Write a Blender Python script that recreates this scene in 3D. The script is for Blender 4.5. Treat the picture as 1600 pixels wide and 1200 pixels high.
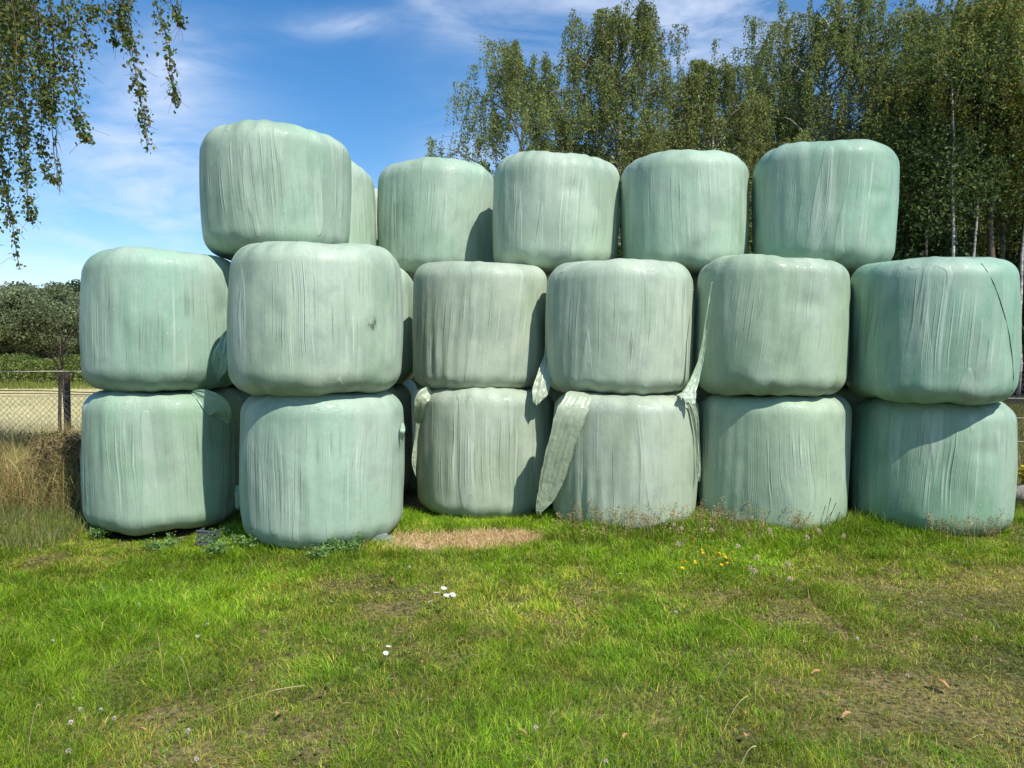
import bpy, math, random
import numpy as np
from mathutils import Vector
for o in list(bpy.data.objects): bpy.data.objects.remove(o)
S = bpy.context.scene
COL = S.collection
# ------------------------------------------------------------------ camera
CAMZ = 1.5
PITCH = math.atan(50/1200)
cam_d = bpy.data.cameras.new('camera'); cam = bpy.data.objects.new('camera', cam_d); COL.objects.link(cam)
cam.location = (0, 0, CAMZ); cam.rotation_euler = (math.pi/2 - PITCH, 0, 0)
cam_d.sensor_width = 36; cam_d.lens = 27.0; cam_d.clip_end = 3000; cam_d.clip_start = .05
S.camera = cam
# ------------------------------------------------------------------ light
SUN_EL = math.radians(51); SUN_DIR = Vector((.616, -.788, 0)).normalized()   # horizontal direction towards the sun
sd = Vector((SUN_DIR.x*math.cos(SUN_EL), SUN_DIR.y*math.cos(SUN_EL), math.sin(SUN_EL)))
sl = bpy.data.lights.new('sun', 'SUN'); sl.energy = 5.0; sl.angle = math.radians(.5); sl.color = (1, .955, .87)
so = bpy.data.objects.new('sun', sl); COL.objects.link(so); so.location = (8, -8, 12)
so.rotation_euler = sd.to_track_quat('Z', 'Y').to_euler()
W = bpy.data.worlds.new('World'); S.world = W; W.use_nodes = True
wt = W.node_tree; wn = wt.nodes; wl = wt.links
bg = wn['Background']; bg.inputs[1].default_value = .12
sky = wn.new('ShaderNodeTexSky'); sky.sky_type = 'NISHITA'; sky.sun_disc = False
sky.sun_elevation = SUN_EL; sky.sun_rotation = math.atan2(SUN_DIR.x, SUN_DIR.y)
sky.air_density = 1.0; sky.dust_density = .3; sky.ozone_density = 3.0; sky.altitude = 100
tc = wn.new('ShaderNodeTexCoord')
def wmath(op, a, b=None, clamp=False):
    m = wn.new('ShaderNodeMath'); m.operation = op; m.use_clamp = clamp
    for i, v in enumerate((a, b)):
        if v is None: continue
        if isinstance(v, (int, float)): m.inputs[i].default_value = v
        else: wl.new(v, m.inputs[i])
    return m.outputs[0]
sep = wn.new('ShaderNodeSeparateXYZ'); wl.new(tc.outputs['Generated'], sep.inputs[0])
# cirrus: a noise drawn out along one direction of a high flat layer, plus where in the sky it lies
az = wmath('ARCTAN2', sep.outputs[0], sep.outputs[1]); el = wmath('ARCSINE', sep.outputs[2])
def blob(a0, e0, sa, se, rot=0, amp=1):
    a0, e0, sa, se = map(math.radians, (a0, e0, sa, se)); c, s = math.cos(math.radians(rot)), math.sin(math.radians(rot))
    da = wmath('SUBTRACT', az, a0); de = wmath('SUBTRACT', el, e0)
    p = wmath('ADD', wmath('MULTIPLY', da, c), wmath('MULTIPLY', de, s)); q = wmath('SUBTRACT', wmath('MULTIPLY', de, c), wmath('MULTIPLY', da, s))
    p = wmath('DIVIDE', p, sa); q = wmath('DIVIDE', q, se)
    r = wmath('ADD', wmath('MULTIPLY', p, p), wmath('MULTIPLY', q, q))
    return wmath('MULTIPLY', wmath('POWER', 2.718, wmath('MULTIPLY', r, -1)), amp)
cmask = None
for b in ((-25, 11, 7, 7, -25, .62), (-30, 5, 11, 4, 0, .45), (-12.5, 22.2, 3.8, .8, 8, .62), (-8.5, 25.5, 6, 1.1, -32, .42), (-3, 14, 5, 3, 15, .28), (20, 26, 15, 5.5, 18, 1.0),
          (1.5, 24, 7, 2.2, 12, .4), (-2, 10.5, 6, 2.5, 0, .4), (-24, 18, 4, 2, 30, .5), (60, 20, 20, 9, 12, .6), (-80, 22, 25, 10, -15, .5), (150, 30, 30, 12, 0, .5)):
    v = blob(*b); cmask = v if cmask is None else wmath('ADD', cmask, v)
mp = wn.new('ShaderNodeMapping'); mp.inputs['Scale'].default_value = (3.2, 3.2, 11); mp.inputs['Rotation'].default_value = (.15, .42, .3)
wl.new(tc.outputs['Generated'], mp.inputs[0])
nz = wn.new('ShaderNodeTexNoise'); nz.inputs['Scale'].default_value = 1.6; nz.inputs['Detail'].default_value = 9; nz.inputs['Roughness'].default_value = .6; nz.inputs['Distortion'].default_value = .5
wl.new(mp.outputs[0], nz.inputs[0])
mr = wn.new('ShaderNodeMapRange'); mr.inputs[1].default_value = .38; mr.inputs[2].default_value = .68; wl.new(nz.outputs[0], mr.inputs[0])
dens = wmath('MULTIPLY', mr.outputs[0], cmask, True)
dens = wmath('ADD', dens, wmath('MULTIPLY', cmask, .10), True)
hs = wn.new('ShaderNodeHueSaturation'); hs.inputs['Saturation'].default_value = 1.32; hs.inputs['Value'].default_value = 1.12; wl.new(sky.outputs[0], hs.inputs['Color'])
cmx = wn.new('ShaderNodeMix'); cmx.data_type = 'RGBA'; wl.new(dens, cmx.inputs[0]); wl.new(hs.outputs[0], cmx.inputs[6]); cmx.inputs[7].default_value = (6.2, 6.8, 7.9, 1)
wl.new(cmx.outputs[2], bg.inputs[0])
S.render.engine = 'CYCLES'
S.view_settings.view_transform = 'Standard'; S.view_settings.look = 'None'; S.view_settings.exposure = .28; S.view_settings.gamma = 1
S.cycles.max_bounces = 6; S.cycles.transparent_max_bounces = 4

# ------------------------------------------------------------------ helpers
def P(px, py, Y):                                   # a point of the place at depth Y along the sight line measured on the photo
    u = (px-800)/1200; v = (600-py)/1200
    d = Vector((u, math.cos(PITCH)+v*math.sin(PITCH), v*math.cos(PITCH)-math.sin(PITCH)))
    d *= Y/d.y
    return Vector((d.x, d.y, CAMZ+d.z))
def tag(o, label=None, cat=None, group=None, kind=None):
    if label: o['label'] = label
    if cat: o['category'] = cat
    if group: o['group'] = group
    if kind: o['kind'] = kind
    return o
def empty(name, loc, rz=0):
    o = bpy.data.objects.new(name, None); COL.objects.link(o); o.location = loc; o.rotation_euler = (0, 0, rz); o.empty_display_size = .2
    return o
def copy_tree(o, parent=None):
    c = o.copy(); COL.objects.link(c); c.parent = parent
    for ch in o.children: copy_tree(ch, c)
    return c
def mesh(name, V, F, mat, parent=None, col=None, smooth=False, uv=None):
    """V (n,3); F a list of (m,k) index arrays; one object"""
    me = bpy.data.meshes.new(name); V = np.asarray(V, np.float32)
    F = [np.asarray(f, np.int32) for f in F if len(f)]
    me.vertices.add(len(V)); me.vertices.foreach_set('co', V.ravel())
    tot = sum(f.size for f in F); np_ = sum(len(f) for f in F)
    me.loops.add(tot); me.loops.foreach_set('vertex_index', np.concatenate([f.ravel() for f in F]))
    sizes = np.concatenate([np.full(len(f), f.shape[1], np.int32) for f in F])
    st = np.concatenate([[0], np.cumsum(sizes)[:-1]]).astype(np.int32)
    me.polygons.add(np_); me.polygons.foreach_set('loop_start', st)
    me.polygons.foreach_set('use_smooth', np.full(np_, smooth, bool))
    me.update(calc_edges=True)
    if col is not None:
        a = me.attributes.new('col', 'FLOAT_COLOR', 'POINT'); c = np.ones((len(V), 4), np.float32); c[:, :3] = col
        a.data.foreach_set('color', c.ravel())
    me.materials.append(mat)
    o = bpy.data.objects.new(name, me); COL.objects.link(o)
    if parent: o.parent = parent
    return o
class MB:                                           # gathers tubes / pieces of ONE mesh
    def __init__(s): s.v = []; s.q = []; s.t = []; s.n = 0; s.c = []
    def add(s, V, q=None, t=None, c=(1, 1, 1)):
        V = np.asarray(V, np.float32); s.v.append(V)
        if q is not None and len(q): s.q.append(np.asarray(q)+s.n)
        if t is not None and len(t): s.t.append(np.asarray(t)+s.n)
        c = np.asarray(c, np.float32); s.c.append(np.broadcast_to(c, (len(V), 3)) if c.ndim == 1 else c)
        s.n += len(V)
    def tube(s, pts, rad, n=6, c=(1, 1, 1), cap=True):
        pts = np.asarray(pts, float); m = len(pts); rad = np.broadcast_to(np.asarray(rad, float), (m,))
        T = np.gradient(pts, axis=0); T /= np.linalg.norm(T, axis=1)[:, None]+1e-9
        up = np.array([0, 0, 1.]) if abs(T[0][2]) < .9 else np.array([1., 0, 0])
        A = np.cross(T, up); A /= np.linalg.norm(A, axis=1)[:, None]+1e-9; B = np.cross(T, A)
        th = np.arange(n)*2*math.pi/n
        V = pts[:, None]+rad[:, None, None]*(np.cos(th)[None, :, None]*A[:, None]+np.sin(th)[None, :, None]*B[:, None])
        i = np.arange(m-1)[:, None]*n; j = np.arange(n)[None]; k = (np.arange(n)+1) % n
        q = np.stack([i+j, i+k[None], i+n+k[None], i+n+j], -1).reshape(-1, 4)
        V = V.reshape(-1, 3); t = None
        if cap:
            V = np.vstack([V, pts[:1], pts[-1:]]); a = m*n
            t = [[a, (x+1) % n, x] for x in range(n)]+[[a+1, (m-1)*n+x, (m-1)*n+(x+1) % n] for x in range(n)]
        s.add(V, q, t, c)
    def box(s, c0, c1, c=(1, 1, 1)):
        x0, y0, z0 = c0; x1, y1, z1 = c1
        V = [(x0, y0, z0), (x1, y0, z0), (x1, y1, z0), (x0, y1, z0), (x0, y0, z1), (x1, y0, z1), (x1, y1, z1), (x0, y1, z1)]
        s.add(V, [(0, 3, 2, 1), (4, 5, 6, 7), (0, 1, 5, 4), (1, 2, 6, 5), (2, 3, 7, 6), (3, 0, 4, 7)], c=c)
    def build(s, name, mat, parent=None, smooth=False, usecol=True):
        F = []
        if s.q: F.append(np.concatenate(s.q))
        if s.t: F.append(np.concatenate(s.t))
        return mesh(name, np.concatenate(s.v), F, mat, parent, np.concatenate(s.c) if usecol else None, smooth)
_lat = {}
def vnoise(x, y, seed=0):
    if seed not in _lat: _lat[seed] = np.random.RandomState(seed+11).rand(256, 256)
    L = _lat[seed]; x = np.asarray(x, float); y = np.asarray(y, float)
    xi = np.floor(x).astype(int); yi = np.floor(y).astype(int); fx = x-xi; fy = y-yi
    fx = fx*fx*(3-2*fx); fy = fy*fy*(3-2*fy)
    g = lambda a, b: L[a & 255, b & 255]
    return (g(xi, yi)*(1-fx)+g(xi+1, yi)*fx)*(1-fy)+(g(xi, yi+1)*(1-fx)+g(xi+1, yi+1)*fx)*fy
def fbm(x, y, seed=0, o=3):
    r = 0; a = .5; t = 0
    for k in range(o): r = r+a*vnoise(np.asarray(x)*2**k, np.asarray(y)*2**k, seed+k); t += a; a *= .5
    return r/t
def gz(x, y):
    x = np.asarray(x, float); y = np.asarray(y, float)
    f = np.clip((14-y)/4, 0, 1)*np.clip((14-np.abs(x))/4, 0, 1)*np.clip((y+8)/4, 0, 1)
    h = (fbm(x*.9, y*.9, 40, 2)-.5)*.07+(fbm(x*3.1, y*3.1, 44, 2)-.5)*.035
    h = h*np.clip((6.6-y)/1.2, .12, 1)+.05*np.exp(-((x-1.3)/1.5)**2-((y-6.4)/.8)**2)-.03*np.exp(-((y-4.2)/1.4)**2)-.055*np.exp(-((x+2.95)/.75)**2-((y-6.25)/.42)**2)
    return h*f

# ------------------------------------------------------------------ materials
def newmat(name):
    m = bpy.data.materials.new(name); m.use_nodes = True; return m, m.node_tree.nodes, m.node_tree.links, m.node_tree.nodes['Principled BSDF']
def leafmat(name, trans=.35, rough=.55, spec=.3, mult=1.0):
    m, n, l, b = newmat(name)
    a = n.new('ShaderNodeAttribute'); a.attribute_name = 'col'
    l.new(a.outputs['Color'], b.inputs['Base Color']); b.inputs['Roughness'].default_value = rough; b.inputs['Specular IOR Level'].default_value = spec
    t = n.new('ShaderNodeBsdfTranslucent'); hs = n.new('ShaderNodeHueSaturation'); hs.inputs['Value'].default_value = 1.3; hs.inputs['Hue'].default_value = .49
    l.new(a.outputs['Color'], hs.inputs['Color']); l.new(hs.outputs[0], t.inputs[0])
    mx = n.new('ShaderNodeMixShader'); mx.inputs[0].default_value = trans; l.new(b.outputs[0], mx.inputs[1]); l.new(t.outputs[0], mx.inputs[2])
    l.new(mx.outputs[0], n['Material Output'].inputs[0]); return m
def simple(name, col, rough=.7, spec=.3, nscale=None, ncol=None, bump=0, stretch=(1, 1, 1), metal=0):
    m, n, l, b = newmat(name); b.inputs['Roughness'].default_value = rough; b.inputs['Specular IOR Level'].default_value = spec; b.inputs['Metallic'].default_value = metal
    b.inputs['Base Color'].default_value = (*col, 1)
    if nscale:
        t = n.new('ShaderNodeTexCoord'); mp = n.new('ShaderNodeMapping'); mp.inputs['Scale'].default_value = stretch; l.new(t.outputs['Object'], mp.inputs[0])
        z = n.new('ShaderNodeTexNoise'); z.inputs['Scale'].default_value = nscale; z.inputs['Detail'].default_value = 6; z.inputs['Roughness'].default_value = .65; l.new(mp.outputs[0], z.inputs[0])
        cr = n.new('ShaderNodeValToRGB'); cr.color_ramp.elements[0].position = .35; cr.color_ramp.elements[1].position = .65
        cr.color_ramp.elements[0].color = (*(ncol or col), 1); cr.color_ramp.elements[1].color = (*col, 1)
        l.new(z.outputs[0], cr.inputs[0]); l.new(cr.outputs[0], b.inputs['Base Color'])
        if bump:
            bp = n.new('ShaderNodeBump'); bp.inputs['Strength'].default_value = 1; bp.inputs['Distance'].default_value = bump; l.new(z.outputs[0], bp.inputs['Height']); l.new(bp.outputs[0], b.inputs['Normal'])
    return m
M_grass = leafmat('grass_blades', .35, .5, .35)
M_leaf = leafmat('leaves', .38, .6, .25)
M_dry = leafmat('dry_stems', .2, .7, .15)
M_petal = leafmat('petals', .25, .6, .2)
M_white_bark = simple('birch_bark', (.62, .60, .55), .8, .2, 3.5, (.13, .12, .10), .01, (1, 1, 2.5))
M_brown_bark = simple('brown_bark', (.17, .13, .10), .9, .2, 5, (.07, .05, .04), .02, (1, 1, .3))
M_twig = simple('twigs', (.13, .09, .07), .8, .2)
M_wood = simple('weathered_wood', (.10, .075, .06), .9, .2, 6, (.035, .028, .024), .01, (4, 4, .5))
M_wire = simple('galvanised_wire', (.34, .36, .34), .5, .4, metal=.3)
M_dwire = simple('dark_wire', (.05, .05, .05), .6, .4)
M_rope = simple('fence_rope', (.75, .70, .50), .7, .2)
M_crate = simple('grey_plastic', (.10, .11, .125), .5, .4, 20, (.07, .075, .085))
M_board = simple('grey_board', (.30, .34, .33), .8, .2, 14, (.15, .17, .16), .004)
M_stone = simple('stone', (.30, .28, .25), .9, .2, 8, (.16, .15, .13), .01)

def film_material(name, stain=False):
    m, n, l, b = newmat(name)
    oi = n.new('ShaderNodeObjectInfo'); tc = n.new('ShaderNodeTexCoord')
    def mth(op, a, b_=None, c=None, clamp=False):
        k = n.new('ShaderNodeMath'); k.operation = op; k.use_clamp = clamp
        for i, v in enumerate((a, b_, c)):
            if v is None: continue
            if isinstance(v, (int, float)): k.inputs[i].default_value = v
            else: l.new(v, k.inputs[i])
        return k.outputs[0]
    # every bale its own offset and slant of the streaks
    off = n.new('ShaderNodeCombineXYZ'); r = oi.outputs['Random']
    for i, k in enumerate((37.0, 91.0, 53.0)): l.new(mth('MULTIPLY', r, k), off.inputs[i])
    sep = n.new('ShaderNodeSeparateXYZ'); l.new(tc.outputs['Object'], sep.inputs[0])
    slant = mth('MULTIPLY', mth('SUBTRACT', mth('FRACT', mth('MULTIPLY', r, 7.3)), .35), .22)
    cx = n.new('ShaderNodeCombineXYZ'); l.new(mth('SUBTRACT', sep.outputs[0], mth('MULTIPLY', sep.outputs[2], slant)), cx.inputs[0]); l.new(sep.outputs[1], cx.inputs[1]); l.new(sep.outputs[2], cx.inputs[2])
    vadd = n.new('ShaderNodeVectorMath'); l.new(cx.outputs[0], vadd.inputs[0]); l.new(off.outputs[0], vadd.inputs[1])
    def noise(scale, sc3, det=3, rough=.5, dist=0):
        mp = n.new('ShaderNodeMapping'); mp.inputs['Scale'].default_value = sc3; l.new(vadd.outputs[0], mp.inputs[0])
        z = n.new('ShaderNodeTexNoise'); z.inputs['Scale'].default_value = scale; z.inputs['Detail'].default_value = det; z.inputs['Roughness'].default_value = rough; z.inputs['Distortion'].default_value = dist
        l.new(mp.outputs[0], z.inputs[0]); return z.outputs[0]
    def mrange(v, a, b_, c=0, d=1, smooth=True):
        k = n.new('ShaderNodeMapRange'); k.interpolation_type = 'SMOOTHSTEP' if smooth else 'LINEAR'
        l.new(v, k.inputs[0]); k.inputs[1].default_value = a; k.inputs[2].default_value = b_; k.inputs[3].default_value = c; k.inputs[4].default_value = d; return k.outputs[0]
    side = mrange(mth('ABSOLUTE', sep_n(n, l, tc)), .75, .45)          # 1 on the round side, 0 on the flat ends
    def ridge(v, w): return mrange(mth('ABSOLUTE', mth('SUBTRACT', v, .5)), w, 0)
    patch = noise(2.3, (1, 1, .45), 3); patch2 = noise(4.5, (1.6, 1.6, .35), 2)
    ang = mth('MULTIPLY', mth('ARCTAN2', sep.outputs[0], mth('MULTIPLY', sep.outputs[1], -1)), .64)
    arc = mth('ADD', mth('SUBTRACT', ang, mth('MULTIPLY', sep.outputs[2], slant)), mth('ADD', mth('MULTIPLY', r, 77), mth('MULTIPLY', mth('SUBTRACT', noise(2.2, (1, 1, 1), 0), .5), .05)))
    def n1(scale, det=0, shift=0.0):
        z = n.new('ShaderNodeTexNoise'); z.noise_dimensions = '1D'; z.inputs['Scale'].default_value = scale; z.inputs['Detail'].default_value = det; z.inputs['Roughness'].default_value = .6
        l.new(mth('ADD', arc, shift), z.inputs['W']); return z.outputs[0]
    fine = ridge(n1(34), .09); mid = ridge(n1(13, 0, 5.0), .05); brk = mrange(noise(22, (1, 1, .03), 1), .42, .56)
    mask = mrange(patch2, .46, .60); mask2 = mrange(noise(3.2, (1.5, 1.5, .5), 1), .48, .60)
    zone = mth('MULTIPLY', mrange(sep.outputs[2], .10, .45), mrange(sep.outputs[2], 1.05, .75))
    wr = mth('MULTIPLY', mth('MULTIPLY', mth('MULTIPLY', fine, brk), mask), mth('MULTIPLY', side, zone))
    wr2 = mth('MULTIPLY', mth('MULTIPLY', mth('MULTIPLY', mid, brk), mask2), mth('MULTIPLY', side, zone))
    strk = n1(40, 4, 3.0)
    grain = noise(85, (1, 1, .35), 3, .7)
    broad = noise(5.0, (1.4, 1.4, .12), 1, .4)
    lap = mth('MULTIPLY', mrange(broad, .60, .625), mth('MULTIPLY', side, mrange(patch, .40, .55)))        # overlapping film tongues, paler
    # colour
    def mixc(f, a, b_, mode='MIX'):
        k = n.new('ShaderNodeMix'); k.data_type = 'RGBA'; k.blend_type = mode
        if isinstance(f, (int, float)): k.inputs[0].default_value = f
        else: l.new(f, k.inputs[0])
        for s, v in ((6, a), (7, b_)):
            if isinstance(v, tuple): k.inputs[s].default_value = (*v, 1)
            else: l.new(v, k.inputs[s])
        return k.outputs[2]
    base = oi.outputs['Color']
    c = mixc(mth('MULTIPLY', mrange(patch, .35, .68), .42), base, (.43, .47, .40))                    # dusty, greyer
    c = mixc(mth('MULTIPLY', mth('MULTIPLY', side, mrange(strk, .35, .62, 1, 0)), .20), c, mixc(1.0, c, (.62, .74, .70), 'MULTIPLY'))
    c = mixc(mth('MULTIPLY', mrange(noise(3.0, (1, 1, .7), 3), .46, .66), .62), c, mixc(1.0, c, (.66, .72, .69), 'MULTIPLY'))
    c = mixc(mth('MULTIPLY', mrange(noise(7, (1, 1, .8), 3), .54, .70), .35), c, (.27, .31, .27))
    c = mixc(mth('MULTIPLY', mrange(noise(60, (1, 1, 1), 1), .74, .78), .55), c, (.62, .68, .60))
    c = mixc(mth('MULTIPLY', mrange(grain, .40, .60), .26), c, mixc(1.0, c, (.72, .80, .76), 'MULTIPLY'))
    c = mixc(mth('MULTIPLY', lap, .22), c, (.52, .60, .50))
    c = mixc(mth('MULTIPLY', wr, .40), c, (.60, .68, .60))
    dk = mth('MULTIPLY', mth('MULTIPLY', ridge(n1(30, 0, 11.0), .05), mth('MULTIPLY', mask2, mrange(noise(24, (1, 1, .035), 1), .46, .54))), mth('MULTIPLY', side, zone))
    c = mixc(mth('MULTIPLY', dk, .55), c, (.12, .17, .12))
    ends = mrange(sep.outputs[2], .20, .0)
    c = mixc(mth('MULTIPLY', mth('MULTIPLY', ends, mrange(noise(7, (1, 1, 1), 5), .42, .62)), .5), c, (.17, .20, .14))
    if stain:
        d = n.new('ShaderNodeVectorMath'); d.operation = 'DISTANCE'; l.new(tc.outputs['Object'], d.inputs[0]); d.inputs[1].default_value = stain
        sm = mth('MULTIPLY', mrange(d.outputs['Value'], .085, .02), mrange(noise(28, (1, 1, .5), 5, .7), .46, .56))
        c = mixc(mth('MULTIPLY', sm, .85), c, (.05, .05, .04))
    l.new(c, b.inputs['Base Color'])
    l.new(mth('ADD', mrange(patch2, .3, .7, .46, .60), mth('MULTIPLY', grain, .12)), b.inputs['Roughness'])
    b.inputs['Specular IOR Level'].default_value = .5; b.inputs['Coat Weight'].default_value = .10; b.inputs['Coat Roughness'].default_value = .08
    h = mth('ADD', mth('MULTIPLY', wr, .0036), mth('MULTIPLY', wr2, .0046))
    h = mth('ADD', h, mth('MULTIPLY', mth('MULTIPLY', noise(34, (1, 1, 1), 4, .6, .8), mrange(sep.outputs[2], .98, 1.12)), .0065))
    h = mth('ADD', h, mth('MULTIPLY', mth('MULTIPLY', side, strk), .0012)); h = mth('ADD', h, mth('MULTIPLY', grain, .0016)); h = mth('ADD', h, mth('MULTIPLY', lap, .0030))
    h = mth('ADD', h, mth('MULTIPLY', noise(6, (1, 1, .8), 2), .007))
    bp = n.new('ShaderNodeBump'); bp.inputs['Strength'].default_value = 1; bp.inputs['Distance'].default_value = 1; l.new(h, bp.inputs['Height']); l.new(bp.outputs[0], b.inputs['Normal'])
    return m
def sep_n(n, l, tc):
    s = n.new('ShaderNodeSeparateXYZ'); l.new(tc.outputs['Normal'], s.inputs[0]); return s.outputs[2]
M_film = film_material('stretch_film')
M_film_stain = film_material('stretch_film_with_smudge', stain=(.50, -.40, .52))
M_flap, _n, _l, _b = newmat('loose_film')
_oi = _n.new('ShaderNodeObjectInfo'); _hs = _n.new('ShaderNodeHueSaturation'); _hs.inputs['Value'].default_value = 1.05; _hs.inputs['Saturation'].default_value = 1.0; _l.new(_oi.outputs['Color'], _hs.inputs['Color'])
_z = _n.new('ShaderNodeTexNoise'); _z.inputs['Scale'].default_value = 20; _z.inputs['Detail'].default_value = 5; _t = _n.new('ShaderNodeTexCoord'); _l.new(_t.outputs['Object'], _z.inputs[0])
_bp = _n.new('ShaderNodeBump'); _bp.inputs['Strength'].default_value = .8; _bp.inputs['Distance'].default_value = .007; _l.new(_z.outputs[0], _bp.inputs['Height']); _l.new(_bp.outputs[0], _b.inputs['Normal'])
_l.new(_hs.outputs[0], _b.inputs['Base Color']); _b.inputs['Roughness'].default_value = .35
_tr = _n.new('ShaderNodeBsdfTranslucent'); _l.new(_hs.outputs[0], _tr.inputs[0]); _mx = _n.new('ShaderNodeMixShader'); _mx.inputs[0].default_value = .15
_l.new(_b.outputs[0], _mx.inputs[1]); _l.new(_tr.outputs[0], _mx.inputs[2]); _l.new(_mx.outputs[0], _n['Material Output'].inputs[0])

# ------------------------------------------------------------------ ground and fields
def ground_material():
    m, n, l, b = newmat('meadow_soil'); b.inputs['Roughness'].default_value = .95; b.inputs['Specular IOR Level'].default_value = .1
    t = n.new('ShaderNodeTexCoord')
    def nz_(s, d=4):
        z = n.new('ShaderNodeTexNoise'); z.inputs['Scale'].default_value = s; z.inputs['Detail'].default_value = d; z.inputs['Roughness'].default_value = .65; l.new(t.outputs['Object'], z.inputs[0]); return z
    a = nz_(.9); c = nz_(35, 5)
    cr = n.new('ShaderNodeValToRGB'); e = cr.color_ramp.elements; e[0].position = .3; e[0].color = (.05, .08, .012, 1); e[1].position = .62; e[1].color = (.27, .21, .105, 1)
    l.new(a.outputs[0], cr.inputs[0])
    cr2 = n.new('ShaderNodeValToRGB'); e = cr2.color_ramp.elements; e[0].position = .35; e[0].color = (.2, .2, .2, 1); e[1].position = .65; e[1].color = (1.25, 1.25, 1.2, 1); l.new(c.outputs[0], cr2.inputs[0])
    mx = n.new('ShaderNodeMix'); mx.data_type = 'RGBA'; mx.blend_type = 'MULTIPLY'; mx.inputs[0].default_value = 1; l.new(cr.outputs[0], mx.inputs[6]); l.new(cr2.outputs[0], mx.inputs[7])
    l.new(mx.outputs[2], b.inputs['Base Color'])
    bp = n.new('ShaderNodeBump'); bp.inputs['Distance'].default_value = .02; l.new(c.outputs[0], bp.inputs['Height']); l.new(bp.outputs[0], b.inputs['Normal'])
    return m
xs = np.unique(np.concatenate([np.linspace(-900, -16, 12), np.linspace(-16, 16, 260), np.linspace(16, 900, 12)]))
ys = np.unique(np.concatenate([np.linspace(-900, -9, 8), np.linspace(-9, 15, 220), np.linspace(15, 900, 12)]))
X, Y = np.meshgrid(xs, ys); V = np.stack([X, Y, gz(X, Y)], -1).reshape(-1, 3)
i, j = np.meshgrid(np.arange(len(ys)-1), np.arange(len(xs)-1), indexing='ij'); a = (i*len(xs)+j).ravel()
tag(mesh('ground', V, [np.stack([a, a+1, a+len(xs)+1, a+len(xs)], 1)], ground_material(), smooth=True), kind='structure')
def sheet(name, pts, z, mat):
    tag(mesh(name, [(x, y, z) for x, y in pts], [np.arange(len(pts))[None]], mat), kind='structure')
M_stubble = simple('stubble_field', (.56, .50, .27), .95, .1, .5, (.46, .41, .22), 0, (1, .5, 1))
M_far = simple('far_meadow', (.40, .32, .14), .95, .1, .15, (.30, .26, .11))
M_floor = simple('wood_floor', (.035, .035, .018), .95, .1, .8, (.015, .02, .008))
sheet('stubble_field', [(-140, 10.9), (4.5, 10.9), (9, 30), (30, 112), (-140, 112)], .012, M_stubble)
sheet('far_meadow', [(-240, 112.2), (120, 112.2), (120, 260), (-240, 260)], .010, M_far)
sheet('wood_floor', [(11, 19), (60, 14), (80, 90), (-2, 90), (-3, 27)], .014, M_floor)

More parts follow.
